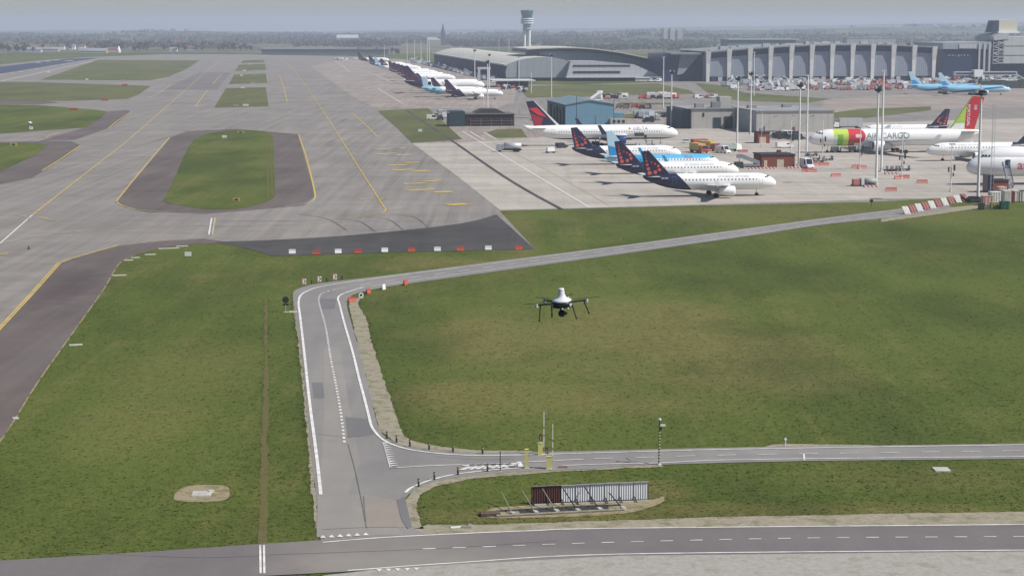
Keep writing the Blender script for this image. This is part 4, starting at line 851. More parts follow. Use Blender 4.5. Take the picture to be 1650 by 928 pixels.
b = MB(); b.prism_y(arc + [(x, z - .9) for x, z in reversed(arc)], -5, 90); b.build('roof', M_ROOFB, P)
b = MB(); b.prism_y([(x, z - .95) for x, z in arc] + [(x, z - 3.4) for x, z in reversed(arc)], -3.5, 85); b.build('fascia', M_FASC, P)
b = MB(); b.prism_y([(x, z - 3.45) for x, z in arc[1:]] + [(arc[-1][0], 0), (arc[1][0], 0)], 0, 84); b.build('front_wall', M_BLUW, P)
P = struct_thing('corner_block', 'dark glazed corner block with a pale slanted panel left of the ribbed terminal', 'airport building', 1066, 131)
s = S_(131)
def el(x, y): return ((x - 1066) / s, (131 - y) / s)
b = MB(); b.prism_y([el(1066, 131), el(1069, 88), el(1136, 86), el(1137, 131)], 0, 60); b.build('glass_body', M_NGL, P)
b = MB(); b.prism_y([el(1091, 121), el(1097, 89), el(1130, 88.5), el(1124, 93), el(1100, 120)], -.8, -.1); b.build('slanted_panel', M_GABLE, P)
b = MB(); b.box((18, 10, 20.2), (24, 30, 1.2)); b.build('roof_edge', M_ROOFG, P)

P = struct_thing('ribbed_terminal', 'huge terminal hall with twelve tapering concrete fins across its ribbed front', 'airport building', 1137, 132)
s = S_(132); tops = [83.6, 80, 77, 74.5, 72.4, 70.6, 69.6, 69, 68.7, 69, 70, 71.3]
cx = [1140, 1174.5, 1209, 1243, 1277.5, 1311.5, 1345.5, 1379.5, 1413.5, 1448, 1483, 1517]
cols = [((x - 1137) / s * 1.0, (132 - .0122 * (x - 1137) - y) / s) for x, y in zip(cx, tops)]
wall = MB(); n = len(cols); over = MB()
wall.prism_y([(x, z - 1.2) for x, z in cols] + [(cols[-1][0], 3.8), (cols[0][0], 3.8)], 0, 1.0); wall.build('ribbed_wall', M_RIB, P)
b = MB(); b.prism_y([(cols[0][0], 0), (cols[-1][0], 0), (cols[-1][0], 3.8), (cols[0][0], 3.8)], .6, 1.6); b.build('ground_floor_glazing', M_GLASS, P)
b = MB(); b.prism_y([(x, z - .1) for x, z in cols] + [(x, z - 1.15) for x, z in reversed(cols)], -2.9, 95); b.build('roof', M_ROOFG, P)
b = MB(); b.prism_y([(x, z - 1.2) for x, z in cols] + [(x, z - 5.5) for x, z in reversed(cols)], -.25, -.02); b.build('painted_eave_shade', M_NGL, P)  # dark strip painting the roof overhang's shade on the upper wall
b = MB(); b.box((cols[0][0] + 1, 48, 0), (.8, 92, 20)); b.box((cols[-1][0] - 1, 48, 0), (.8, 92, 25)); b.box((90, 94, 0), (178, 1, 24)); b.build('rear_walls', M_GABLE, P)
for x, z in cols:
    b = MB(); rr = []
    for (zz, w, y) in ((0, 2.4, -1.0), (z * .6, 2.9, -1.6), (z, 3.9, -3.2)): rr.append([(x - w / 2, y, zz), (x + w / 2, y, zz), (x + w / 2, -.03, zz), (x - w / 2, -.03, zz)])
    b.rings(rr, 0, False); b.build('fin', M_FINC, P)
for k, x in enumerate((1370, 1388, 1396, 1410, 1424, 1436, 1474, 1489)):
    p = Vector((((x - 1137) / s), 14, cols[7][1])); b = MB(); b.cyl((p.x, p.y, p.z - 2), (p.x, p.y, p.z + 8), .22, .14, 6); b.box((p.x, p.y, p.z + 8), (1.2, .5, .6)); b.build('roof_lamp', M_GALV, P)

rq = random.Random(9)
for k in range(16):
    x = 8 + k * 10.6 + rq.uniform(-2, 2); i_ = min(10, int(x / (cols[-1][0] / 11))); z = min(cols[i_][1], cols[i_ + 1][1]); w = rq.uniform(2, 7)
    b = MB(); b.box((x, rq.uniform(8, 55), z - .6), (w, rq.uniform(3, 8), rq.uniform(1.6, 3.2))); b.build('roof_unit', rq.choice([M_GALV, M_ROOFG, M_LIGHTP]), P)
for k in range(12):
    x0, x1 = cols[k % 11][0] + 3, cols[k % 11][0] + 6.5
    b = MB(); b.box(((x0 + x1) / 2 + (k % 3) * 2.5, -.4, .1), (3.2, .5, 3.4)); b.build('door', M_LIGHTP if k % 2 else M_FASC, P)
P = struct_thing('dark_terminal_block', 'navy glazed terminal block with grey louvred top right of the concrete fins', 'airport building', 1520, 128)
s = S_(128)
def el(x, y): return ((x - 1520) / s, (128 - y) / s)
b = MB(); b.prism_y([el(1520, 128), el(1600, 127), el(1600, 80), el(1520, 80)], 3, 70); b.build('glazed_front', M_NGL, P)
b = MB(); b.prism_y([el(1519, 80), el(1600, 80), el(1600, 68.5), el(1560, 69.5), el(1519, 70)], 1.5, 72); b.build('louvred_top', M_GABLE, P)
b = MB(); b.box((el(1560, 0)[0], 1.2, el(0, 79)[1]), (14, .4, 3.4)); b.build('louvre', M_LIGHTP, P)
for x in (1580, 1588.5, 1597): b = MB(); b.box((el(x, 0)[0], 1.4, 0), (1.5, 1.2, el(0, 71)[1])); b.build('pillar', M_LIGHTP, P)
rs = random.Random(4); x = 1529.0
while x < 1562: w = rs.uniform(1.2, 3); b = MB(); b.box((el(x, 0)[0], 2.7, el(0, 91.5 + rs.uniform(-.6, .6))[1]), (w / s * .6, .3, rs.uniform(.6, 1.6))); b.build('sign_mark', M_LIGHTP, P); x += w + rs.uniform(1, 4)
P = struct_thing('grey_terminal_block', 'pale grey terminal block with lattice stair tower and cream penthouse at the right edge', 'airport building', 1597, 126)
s = S_(126)
def el(x, y): return ((x - 1597) / s, (126 - y) / s)
b = MB(); b.prism_y([el(1617, 103), el(1800, 103), el(1800, 60), el(1624, 60), el(1617, 64)], 0, 60); b.build('upper_body', M_PALEG, P)
b = MB(); b.prism_y([el(1602, 126), el(1800, 126), el(1800, 103), el(1602, 103)], 4, 60); b.build('dark_base', M_NGL, P)
b = MB(); b.prism_y([el(1598, 60), el(1604, 55.5), el(1624, 54.5), el(1624, 64), el(1600, 66)], -.5, 40); b.build('rounded_roof', M_LIGHTP, P)
b = MB(); b.prism_y([el(1612, 52), el(1643, 52), el(1643, 33), el(1612, 34)], 6, 30); b.build('penthouse', pm('cream_panel', (.56, .55, .44), .7), P)
b = MB(); b.prism_y([el(1600, 53), el(1611.5, 53), el(1611.5, 34), el(1604, 36)], 6, 20); b.build('penthouse_side', M_FASC, P)
b = MB(); b.prism_y([el(1609, 54.4), el(1645, 54.4), el(1645, 52.1), el(1609, 52.1)], 3, 34); b.build('roof_slab', M_WHITE, P)
b = MB(); za, zb = el(0, 103)[1], el(0, 65)[1]; xa, xb = el(1599, 0)[0], el(1616, 0)[0]
for x in (xa, (xa + xb) / 2, xb):
    for y in (.2, 5): b.cyl((x, y, za), (x, y, zb), .3, .3, 6)
for k in range(7):
    z0 = za + (zb - za) * k / 7; z1 = za + (zb - za) * (k + 1) / 7
    b.cyl((xa, .2, z0), (xb, .2, z0), .25, .25, 5); b.cyl((xa, .2, z0 if k % 2 else z1), (xb, .2, z1 if k % 2 else z0), .3, .3, 5)
b.build('lattice_stair', M_LIGHTP, P); b = MB(); b.box(((xa + xb) / 2, 6.5, za), (xb - xa, 2, zb - za)); b.build('stair_back', M_FASC, P)
for xx, yy in ((1630, 75), (1630, 90)): b = MB(); b.box((el(1660, 0)[0], -.15, el(0, yy)[1]), (90, .2, .35)); b.build('panel_joint', M_ROOFG, P)
P = struct_thing('boarding_gallery', 'low white boarding gallery on stilts before the grey terminal block', 'airport building', 1545, 131)
b = MB(); b.box((22, 3, 4.2), (50, 4, 3.0)); b.build('gallery', M_LIGHTP, P); b = MB(); b.box((22, .9, 5.2), (48, .2, 1.2)); b.build('window_strip', M_GLASS, P)
for k in range(7): b = MB(); b.box((-2 + k * 8, 3, 0), (.7, .7, 4.2)); b.build('stilt', M_GALV, P)
b = MB(); b.box((15, 1, 3.2), (7, 6, 5.4)); b.build('stair_head', M_WHITE, P)
P = struct_thing('teal_roof_building', 'teal flat-roofed building showing above the left end of the ribbed terminal', 'airport building', 1172, 92)
b = MB(); b.box((48, 20, 0), (96, 40, 23)); b.build('body', pm('teal_cladding', (.10, .20, .23), .6), P); b = MB(); b.box((50, 20, 23.02), (100, 44, 1.2)); b.build('roof', M_LIGHTP, P)
P = struct_thing('canopy_walkway', 'long white canopy along the foot of the ribbed terminal', 'canopy', 1172, 130)
b = MB(); b.box((60, 0, 3.6), (124, 5, .5)); b.build('roof', M_WHITE, P)
for k in range(12): b = MB(); b.box((1 + k * 10.7, 0, 0), (.4, .4, 3.6)); b.build('post', M_GALV, P)
P = struct_thing('entrance_canopy', 'wide low white canopy at the near corner of the curved pier', 'canopy', 795, 141)
b = MB(); b.box((14, 14, 4.2), (30, 34, .7)); b.build('roof', pm('pale_canopy', (.55, .57, .6), .5), P)
for k in range(4): b = MB(); b.box((2 + k * 8, 1, 0), (.6, .6, 4.2)); b.build('post', M_GALV, P)
b = MB(); b.box((16, 22, 0), (22, 8, 3.6)); b.build('back_room', M_UNDER, P)
P = struct_thing('white_gate_frame', 'white portal frame standing by the near end of the pier vehicles', 'portal', 772, 137)
for x in (0, 7): b = MB(); b.box((x, 0, 0), (1.6, 2, 11)); b.build('post', M_LIGHTP, P)
b = MB(); b.box((3.5, 0, 11.0), (9.5, 2, 1.6)); b.build('crossbar', M_LIGHTP, P)

# control tower and church
P = struct_thing('control_tower', 'tall control tower with flared teal cab rising behind the pier', 'control tower', 849, 82.2, 0)
for x, r_ in ((-4.2, 2.6), (4.0, 2.3)): b = MB(); b.cyl((x, 0, 0), (x, 0, 40), r_, r_, 14); b.build('shaft', M_WHITE if x > 0 else M_FINC, P)
b = MB(); b.lathe([(2.2, 0), (2.2, 40)], (0, 4.5, 0), 12); b.build('lift_core', M_FINC, P)
b = MB(); b.lathe([(2, 34.5), (6.2, 35), (7.6, 36.5), (7.6, 38), (6, 38.2), (6, 40.5), (8.3, 41), (8.3, 42), (6.6, 42.3), (6.6, 45)], n=24); b.build('lower_rings', pm('pale_blue_grey', (.30, .36, .42), .5), P)
for k, z in enumerate((45.5, 49.0, 52.4)): b = MB(); b.lathe([(8, z), (11.3, z + .1), (11.3, z + 1.6), (8, z + 1.7)], n=28); b.build('ring_deck', M_WHITE, P)
b = MB(); b.lathe([(9.3, 45.2), (9.3, 56)], n=28); b.build('deck_glazing', M_TEAL, P)
b = MB(); b.lathe([(8.2, 56), (9.4, 60), (10.6, 65.5), (10.8, 67.4), (10.2, 68)], n=12); b.build('cab', pm('teal_cab_glass', (.018, .075, .10), .3, spec=.4), P)
b = MB(); b.lathe([(9.75, 61.0), (9.95, 61.9)], n=12); b.build('cab_band', M_TEAL, P)
b = MB(); b.cyl((0, 0, 68), (0, 0, 73), .25, .12, 6); b.box((2.5, 0, 68), (2, 2, 1.4)); b.build('antenna', M_GALV, P)
P = struct_thing('church', 'church with pointed spire on the horizon left of the control tower', 'church', 714, 74, 0)
b = MB(); b.box((0, 0, 0), (9, 9, 27)); b.build('tower', pm('dark_stone', (.10, .10, .11), .9), P)
b = MB(); b.lathe([(5.4, 27), (3.2, 33), (1.6, 40), (.2, 48)], n=8); b.build('spire', pm('slate', (.06, .07, .085), .8), P)
b = MB(); b.prism_x([(-6, 0), (6, 0), (6, 12), (0, 18), (-6, 12)], -34, -5); b.build('nave', pm('pale_nave', (.35, .34, .32), .9), P)

# the buildings of the apron
P = struct_thing('blue_hangar', 'blue sheet-metal hangar with low gable behind the large red-tailed jet', 'hangar', 911, 203)
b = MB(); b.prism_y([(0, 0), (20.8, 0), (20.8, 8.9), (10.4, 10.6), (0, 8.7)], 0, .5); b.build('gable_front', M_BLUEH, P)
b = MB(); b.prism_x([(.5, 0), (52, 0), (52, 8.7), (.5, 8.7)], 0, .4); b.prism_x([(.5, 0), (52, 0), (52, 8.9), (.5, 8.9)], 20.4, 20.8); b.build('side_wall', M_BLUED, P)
b = MB(); b.prism_y([(-.4, 8.75), (10.4, 10.65), (21.2, 8.95), (21.2, 9.15), (10.4, 10.9), (-.4, 8.95)], -.4, 53); b.build('roof', pm('blue_grey_roof', (.16, .22, .26), .6), P)
for k in range(5): b = MB(); b.box((-.3, 5 + k * 9, 0), (.5, 3.4, 7.6 - (k % 2) * 1.5)); b.build('side_door', M_DARK if k % 2 else M_TEALD, P)
b = MB(); b.box((23.5, 14, 0), (5.4, 18, 5.0)); b.build('annex', M_BLUEH, P)
b = MB(); b.box((22.5, -.8, 0), (7, 3, 3.0)); b.build('office_cabin', M_PALEW, P)
for k in range(3): b = MB(); b.box((20.6 + k * 2, -2.35, 1.3), (1.1, .12, 1.1)); b.build('cabin_window', M_GLASS, P)
for x in (4.2, 20.2): b = MB(); b.cyl((x, -3.5, 0), (x, -3.5, 12.6), .14, .1, 6); b.build('lamp_post', M_DARK, P)

P = struct_thing('brown_service_shed', 'low dark brown service shed with teal end bay beside the grass island', 'shed', 750, 204)
b = MB(); b.box((10.4, 9, 0), (20.8, 17, 4.9)); b.build('boarded_walls', M_BROWN, P)
b = MB(); b.box((-3.4, 6, 0), (6.4, 12, 6.3)); b.build('teal_bay', M_TEALD, P)
b = MB(); b.box((10.2, 9, 4.95), (21.6, 18, .35)); b.build('roof_slab', pm('brown_roof_edge', (.13, .12, .115), .9), P)
b = MB(); b.prism_y([(4.5, 5.35), (17.5, 5.35), (14, 7.0), (8, 7.0)], 4, 16); b.build('raised_roof', pm('dark_roof', (.05, .05, .052), .9), P)
for k in range(5): b = MB(); b.box((2.2 + k * 4.4, .3, 0), (.14, .2, 3.2)); b.build('post', M_WOODG, P)
for z in (1.0, 2.2): b = MB(); b.box((11.5, .25, z), (18.5, .12, .1)); b.build('rail', M_WOODG, P)
P = struct_thing('concrete_screen', 'plain grey concrete screen wall between the brown shed and the red-navy tail', 'wall', 829, 207)
b = MB(); b.box((3.2, 0, 0), (6.6, .4, 4.4)); b.build('panel', M_CONC, P); b = MB(); b.box((3.2, 0, 4.42), (6.8, .6, .2)); b.build('coping', M_PALEW, P)
P = struct_thing('dark_gate_post', 'black slab post standing at the left end of the brown shed', 'post', 722, 205)
b = MB(); b.box((0, 0, 0), (1.0, 1.6, 6.0)); b.build('slab', M_DARK, P); b = MB(); b.box((0, 0, 6.02), (1.2, 1.8, .2)); b.build('cap', M_GALV, P)

P = struct_thing('grey_station_building', 'pale grey flat-roofed station building with shaded recess behind the floodlight masts', 'building', 1114, 208)
b = MB(); b.box((9.3, 15, 0), (18.6, 30, 8.0)); b.build('left_wing', M_PALEW, P)
b = MB(); b.box((-2.1, 16, 0), (4, 28, 8.1)); b.build('painted_shade_side', M_BLUED, P)  # dark block painting the shade of the left side
b = MB(); b.box((35, -8, 0), (31.5, 46, 8.3)); b.build('front_wing', M_PALEW, P)
b = MB(); b.box((35, -8, 8.32), (32.2, 46.8, .4)); b.build('front_roof', M_ROOFG, P); b = MB(); b.box((8, 15, 8.12), (21, 31, .3)); b.build('left_roof', M_ROOFG, P)
b = MB(); b.box((10.8, -.1, 0), (3.2, .2, 4.6)); b.build('roller_door', M_TEALD, P); b = MB(); b.box((15.6, -.1, 0), (3.6, .2, 5)); b.build('roller_door', M_DARK, P); b = MB(); b.box((5.0, -.08, 5.0), (.7, .16, 1.6)); b.build('window', M_GLASS, P)
b = MB(); b.box((34.5, -31.1, 0), (1.1, .2, 2.2)); b.build('brick_door', M_BRICK, P)
b = MB(); b.box((16, 10, 8.45), (5, 6, 4.4)); b.build('roof_room', M_PALEW, P)
for (x, y, z, h_) in ((5, 8, 8.5, 1.6), (11.5, 6, 8.5, 2.4), (24, -5, 8.8, 1), (40, 0, 8.8, 1.1)): b = MB(); b.box((x, y, z), (3.6, 3, h_)); b.build('roof_unit', M_ROOFG, P)
for x in (26, 33, 41): b = MB(); b.cyl((x, -31.4, 6.0), (x + .6, -33.5, 6.7), .07, .07, 5); b.box((x + .6, -33.7, 6.6), (.7, .5, .18)); b.build('wall_lamp', M_DARK, P)
def hut(label, x, row, w, d, h, doors, roof=True):
    P = struct_thing('brick_hut', label, 'hut', x, row)
    b = MB(); b.box((w / 2, d / 2, 0), (w, d, h)); b.build('brick_walls', M_BRICK, P)
    b = MB(); b.box((w / 2, d / 2, h + .02), (w + .5, d + .5, .28)); b.build('roof', M_UNDER, P)
    for (xa, xb, hh) in doors: b = MB(); b.box(((xa + xb) / 2, -.06, 0), (xb - xa, .1, hh)); b.build('door', M_BEIGE, P)
    return P
P = hut('long red brick hut with beige doors and striped kerb, right of the parked row noses', 1227, 270.5, 10.2, 9.5, 3.7, ((.7, 1.7, 2.2), (4.7, 6.8, 2.4)))
b = MB(); b.box((6.9, 6, 4.0), (1.2, 1, .9)); b.build('chimney', M_BRICK, P)
hut('small red brick hut with beige door before the grey station building', 1221, 231.5, 4.4, 5.5, 3.9, ((.6, 3.0, 2.3),))
P = hut('red brick hut with pitched dark roof near the right-hand containers', 1601, 311, 3.9, 5.0, 3.0, ())
b = MB(); b.box((-.8, 2, 0), (1.5, 3.4, 4.6)); b.build('dark_cabinet', M_NAVY, P)

# ------------------------------------------------------------------ masts and posts of the apron
def mast(name, label, x, yt, yb, kind='head', r=.3, group=None, zp=0):
    p = G(x, yb); h = ztop(p, yt); P = thing(name, label, 'light mast', (p.x, p.y, 0), TAXI, group)
    hb = h - (2.0 if kind == 'head' else .4)
    b = MB(); b.cyl((0, 0, 0), (0, 0, hb), r, r * .62, 10); b.build('pole', M_MAST, P)
    b = MB(); b.lathe([(r * 2.2, 0), (r * 2.2, .3), (r * 1.1, .35), (r * 1.05, .9)], n=10); b.build('foot', M_CONC, P)
    if kind == 'head':
        b = MB(); b.lathe([(.3, hb), (1.0, hb + .5), (1.1, hb + .7), (1.1, hb + .9), (.3, hb + 1.0)], n=12); b.build('lamp_platform', M_DARK, P)
        for k in range(5):
            a = k * 1.257 + 3.6; b = MB(); b.box((math.cos(a) * .95, math.sin(a) * .95, hb + 1.0), (.7, .4, .55), a + 1.57); b.build('floodlight', M_DARK if k % 2 else M_GALV, P)
        b = MB(); b.cyl((0, 0, hb + 1), (0, 0, h), .08, .04, 5); b.build('lightning_rod', M_GALV, P)
    elif kind == 'thin':
        b = MB(); b.box((0, 0, hb), (1.6, .3, .4)); b.build('lamp_bar', M_GALV, P)
    elif kind == 'stand':
        for (dx, z, w, hh) in ((-.75, hb * .42, .3, 1.3), (.75, hb * .45, .4, 1.5), (.5, hb * .33, .25, .9)):
            b = MB(); b.box((dx, -.3, z), (w, .35, hh)); b.build('signal_box', M_DARK, P)
        b = MB(); b.cyl((-1.0, -.1, hb * .45 + 1.3), (1.0, -.1, hb * .45 + 1.3), .05, .05, 6); b.build('bracket', M_GALV, P)
        b = MB(); b.box((0, -.2, hb), (1.5, .4, .35)); b.build('lamp', M_GALV, P)
    elif kind == 'ladder':
        b = MB(); b.lathe([(.4, hb), (1.2, hb + .2), (1.3, hb + .3), (1.3, hb + .6), (.4, hb + .65)], n=14); b.build('lamp_platform', M_DARK, P)
        for k in range(6): a = k * 1.05; b = MB(); b.box((math.cos(a) * 1.1, math.sin(a) * 1.1, hb + .65), (.7, .4, .6), a + 1.57); b.build('floodlight', M_DARK if k % 3 else M_GALV, P)
    return P
GM = 'white floodlight masts of the apron'
mast('floodlight_mast', 'white floodlight mast between the light blue jet noses and the grey station building', 1187.5, 121, 241, r=.34, group=GM)
mast('floodlight_mast', 'white floodlight mast rising behind the small brick hut, dark lamp ring on top', 1209, 114, 217, r=.34, group=GM)
mast('floodlight_mast', 'white floodlight mast at the right end of the long brick hut', 1287, 131, 267, r=.32, group=GM)
mast('floodlight_mast', 'white floodlight mast beside the white van right of the long brick hut', 1299.5, 121, 252, 'thin', r=.34, group=GM)
mast('floodlight_mast', 'tall white floodlight mast with red striped foot before the cargo lettering', 1411.5, 137, 298, r=.36, group=GM)
mast('floodlight_mast', 'tall white mast just right of the striped-foot mast before the cargo lettering', 1420, 113, 277, 'thin', r=.36, group=GM)
mast('floodlight_mast', 'tallest white mast at the right edge, heavy lamp head over the red tail', 1575.5, 152, 325, 'ladder', r=.38, group=GM)
p = G(1597, 330); h = ztop(p, 168)
P = thing('lattice_mast', 'thin steel ladder mast standing beside the white containers at the right edge', 'mast', (p.x, p.y, 0), TAXI)
for (dx, dy) in ((-.35, 0), (.35, 0), (0, .5)): b = MB(); b.cyl((dx, dy, 0), (dx, dy, h), .045, .045, 5); b.build('upright', M_GALV, P)
b = MB()
for k in range(int(h / 1.2)): b.cyl((-.35, 0, k * 1.2), (.35, 0, k * 1.2 + .6), .025, .025, 4)
b.build('rungs', M_GALV, P)
mast('floodlight_mast', 'white floodlight mast rising at the nose of the red-navy-tailed jet', 1081.5, 112, 205, r=.34, group=GM)
mast('floodlight_mast', 'thin white mast on the road behind the blue hangar annex', 1068.5, 92, 174.5, 'thin', r=.34, group=GM)
mast('floodlight_mast', 'white floodlight mast behind the brown service shed', 785.7, 96, 178, r=.36, group=GM)
mast('floodlight_mast', 'thin white mast on the grass before the pier gable', 856, 118, 150, 'thin', r=.3, group=GM)
mast('floodlight_mast', 'white floodlight mast on the grass before the two-strip wing', 888.5, 86, 157, r=.32, group=GM)
mast('floodlight_mast', 'thin white mast in front of the pier gable', 836, 93, 131, 'thin', r=.34, group=GM)
mast('floodlight_mast', 'thin white mast before the third bay of the ribbed terminal', 1214.5, 84, 154.5, 'thin', r=.34, group=GM)
mast('floodlight_mast', 'white floodlight mast right of the near pier corner', 788.5, 86, 143, r=.36, group=GM)
mast('floodlight_mast', 'white floodlight mast with dark head before the middle of the pier glazing', 765, 79, 139, r=.38, group=GM)
GP = 'thin white masts along the far pier'
pm_ = [(656, 64, 100), (668, 65, 100), (678.5, 66, 101), (688.5, 64, 102), (692, 66, 103), (714.5, 84, 106), (727.5, 76, 108), (741, 82, 112), (747.5, 82, 114), (619.5, 72, 93), (804, 62, 96), (820, 66, 97)]
for i, (x, yt, yb) in enumerate(pm_):
    mast('pier_mast', 'thin white mast along the far pier, %s from the left' % ORD[[0, 1, 2, 3, 4, 5, 6, 7, 8, 9, 10, 11][sorted(range(12), key=lambda k: pm_[k][0]).index(i)]], x, yt, yb, 'thin', r=.36, group=GP)
GS = 'stand posts of the cargo apron'
for (x, yt, yb, lab) in ((1227, 177, 237, 'slim stand post before the small brick hut'), (1274.5, 188, 247, 'slim stand post rising behind the long brick hut roof'), (1325, 187, 260, 'slim stand post beside the cargo jet nose'),
                         (1385, 203, 273, 'slim stand post before the cargo jet, red barrier at its foot'), (1452.5, 213, 289, 'slim stand post under the cargo jet tail end of the lettering'), (1531.5, 231, 309, 'slim stand post between the left-facing jet and the big mast')):
    mast('stand_post', lab, x, yt, yb, 'stand', r=.16, group=GS)

# ------------------------------------------------------------------ vehicles and ground equipment (frame: front at +x)
def wheels(P, L, w, r, xs):
    for x in xs:
        for s in (1, -1): b = MB(); b.cyl((x, s * (w / 2 - .02), r), (x, s * (w / 2 - .26), r), r, r, 12); b.build('wheel', M_BLACK, P)
def van(label, paint, L=5.4, w=2.0, h=2.3, cat='van', name='van'):
    P = thing(name, label, cat)
    b = MB(); b.prism_y([(-L / 2, .4), (L / 2, .4), (L / 2, .95), (L / 2 - .9, 1.2), (L / 2 - 1.6, h), (-L / 2 + .1, h), (-L / 2, h - .2)], -w / 2, w / 2); b.build('body', paint, P)
    b = MB(); b.quad((L / 2 - .93, -w / 2 + .12, 1.24), (L / 2 - .93, w / 2 - .12, 1.24), (L / 2 - 1.5, w / 2 - .2, h - .12), (L / 2 - 1.5, -w / 2 + .2, h - .12)); 
    o = b.build('windscreen', M_GLASS, P); o.location = (.06, 0, .03)
    for s in (1, -1): b = MB(); b.quad((L / 2 - 1.25, s * (w / 2 + .012), 1.25), (L / 2 - 2.5, s * (w / 2 + .012), 1.25), (L / 2 - 2.5, s * (w / 2 + .012), h - .3), (L / 2 - 1.7, s * (w / 2 + .012), h - .3)); b.build('side_window', M_GLASS, P)
    wheels(P, L, w, .36, (-L / 2 + 1.0, L / 2 - 1.0)); return P
def car(label, paint, name='parked_car'):
    P = thing(name, label, 'car'); L, w = 4.4, 1.8
    b = MB(); b.prism_y([(-2.2, .35), (2.2, .35), (2.2, .75), (1.1, .95), (.4, 1.45), (-1.3, 1.45), (-2.0, .98), (-2.2, .9)], -w / 2, w / 2); b.build('body', paint, P)
    b = MB(); b.prism_y([(.98, .98), (.38, 1.40), (-1.25, 1.40), (-1.85, .99)], -w / 2 - .012, w / 2 + .012); b.build('window_band', M_GLASS, P); wheels(P, L, w, .33, (-1.35, 1.35)); return P
def truck(label, cabp, boxp, L=8, w=2.5, h=3.3, name='truck', cat='truck', tank=False):
    P = thing(name, label, cat)
    b = MB(); b.box((0, 0, .55), (L, w * .8, .35)); b.build('chassis', M_DARK, P)
    b = MB(); b.prism_y([(L / 2 - 2.1, .6), (L / 2, .6), (L / 2, 1.6), (L / 2 - .3, 2.6), (L / 2 - 2.1, 2.6)], -w / 2, w / 2); b.build('cab', cabp, P)
    b = MB(); b.quad((L / 2 + .02, -w / 2 + .15, 1.62), (L / 2 + .02, w / 2 - .15, 1.62), (L / 2 - .26, w / 2 - .2, 2.5), (L / 2 - .26, -w / 2 + .2, 2.5)); b.build('windscreen', M_GLASS, P)
    b = MB()
    if tank: b.lathe([(.3, -L / 2), (1.1, -L / 2 + .15), (1.15, L / 2 - 2.6), (.3, L / 2 - 2.4)], (0, 0, 2.0), 16, 0, 'x')
    else: b.box((-1.1, 0, .95), (L - 2.4, w, h - .95))
    b.build('tank' if tank else 'box', boxp, P); wheels(P, L, w, .45, (-L / 2 + 1.2, -L / 2 + 2.3, L / 2 - 1.2)); return P
def stairs(label, paint, name='boarding_stairs', h=4.5):
    P = thing(name, label, 'boarding stairs')
    b = MB(); b.box((0, 0, .5), (7, 2.0, .5)); b.build('chassis', paint, P)
    b = MB()
    for k in range(14): f = k / 13; b.box((-3.2 + f * 5.2, 0, .9 + f * (h - .9)), (.42, 1.5, .12))
    b.build('steps', M_GALV, P)
    for s in (1, -1): b = MB(); b.prism_y([(-3.4, .9), (2.2, h), (3.6, h), (3.6, h + 1.1), (2.1, h + 1.1), (-3.4, 2.0)], s * .8, s * .86); b.build('side_panel', paint, P)
    b = MB(); b.cyl((2.8, -.6, 1), (2.8, -.6, h), .1, .1, 6); b.cyl((2.8, .6, 1), (2.8, .6, h), .1, .1, 6); b.build('support', M_GALV, P); wheels(P, 7, 2, .4, (-2.3, 2.3)); return P
def cart(label, paint, load, name='baggage_cart'):
    P = thing(name, label, 'cart')
    b = MB(); b.box((0, 0, .42), (3.2, 1.7, .15)); b.cyl((1.6, 0, .5), (2.7, 0, .4), .05, .05, 5); b.build('platform', paint, P)
    if load:
        b = MB(); b.box((0, 0, .6), (2.6, 1.55, 1.35), 0, 0, .9); b.build('load', load, P)
    else:
        b = MB(); b.box((-1.5, 0, .57), (.08, 1.7, 1.0)); b.box((1.5, 0, .57), (.08, 1.7, 1.0)); b.build('end_rails', M_GALV, P)
    wheels(P, 3.2, 1.7, .25, (-1.1, 1.1)); return P
def loader(label, paint, name='cargo_loader'):
    P = thing(name, label, 'loader')
    b = MB(); b.box((0, 0, .45), (7.5, 2.6, .6)); b.build('chassis', paint, P); b = MB(); b.box((.6, 0, 2.6), (6, 2.4, .35)); b.build('deck', M_GALV, P)
    b = MB()
    for s in (1, -1): b.cyl((-1.8, s, 1), (2.4, s, 2.6), .1, .1, 5); b.cyl((2.4, s, 1), (-1.8, s, 2.6), .1, .1, 5)
    b.build('scissor_lift', M_DARK, P); b = MB(); b.box((3.2, 1.0, 2.95), (1, .9, 1.5)); b.build('control_cab', M_GLASS, P); wheels(P, 7.5, 2.6, .42, (-2.7, 2.7)); return P
def at(P, x, y, deg=0.0):
    p = G(x, y); P.location = (p.x, p.y, 0); P.rotation_euler = (0, 0, TAXI + R(deg)); return P
M_SILV = pm('silver_paint', (.42, .44, .46), .4); M_GRN = pm('grey_green_paint', (.30, .34, .32), .5); M_VRED = pm('vehicle_red', (.42, .08, .065), .4)
at(truck('silver tank truck alone on the open apron left of the parked row', M_SILV, M_GALV, 8.5, 2.5, 3, tank=True, name='tank_truck'), 820, 245, 165)
b = at(cart('small dark cart with white box on the apron near the big jet tail', M_DARK, M_WHITE), 887, 247, 10)
at(van('dark ground power van under the tail of the red-navy jet', M_DARK, 4, 2, 1.9, name='ground_power_van'), 905, 239, 20)
at(loader('dark cargo loader under the open hold of the red-navy jet', M_GRN), 1046, 239, 85)
for i, (x, y) in enumerate(((1030, 239.5), (1036, 241), (1060, 241), (1068, 240.5))): at(cart('loaded baggage cart under the red-navy jet, %s from the left' % ORD[i], M_DARK, M_GALV), x, y, 5)
at(car('small white car with dark windows before the nose of the red-navy jet', M_WHITE), 1107, 231, -10)
at(truck('red and yellow fire engine beside a second one, left', M_VRED, M_YELV, 9, 2.6, 3.2, name='fire_engine', cat='fire engine'), 1126, 246.5, -75)
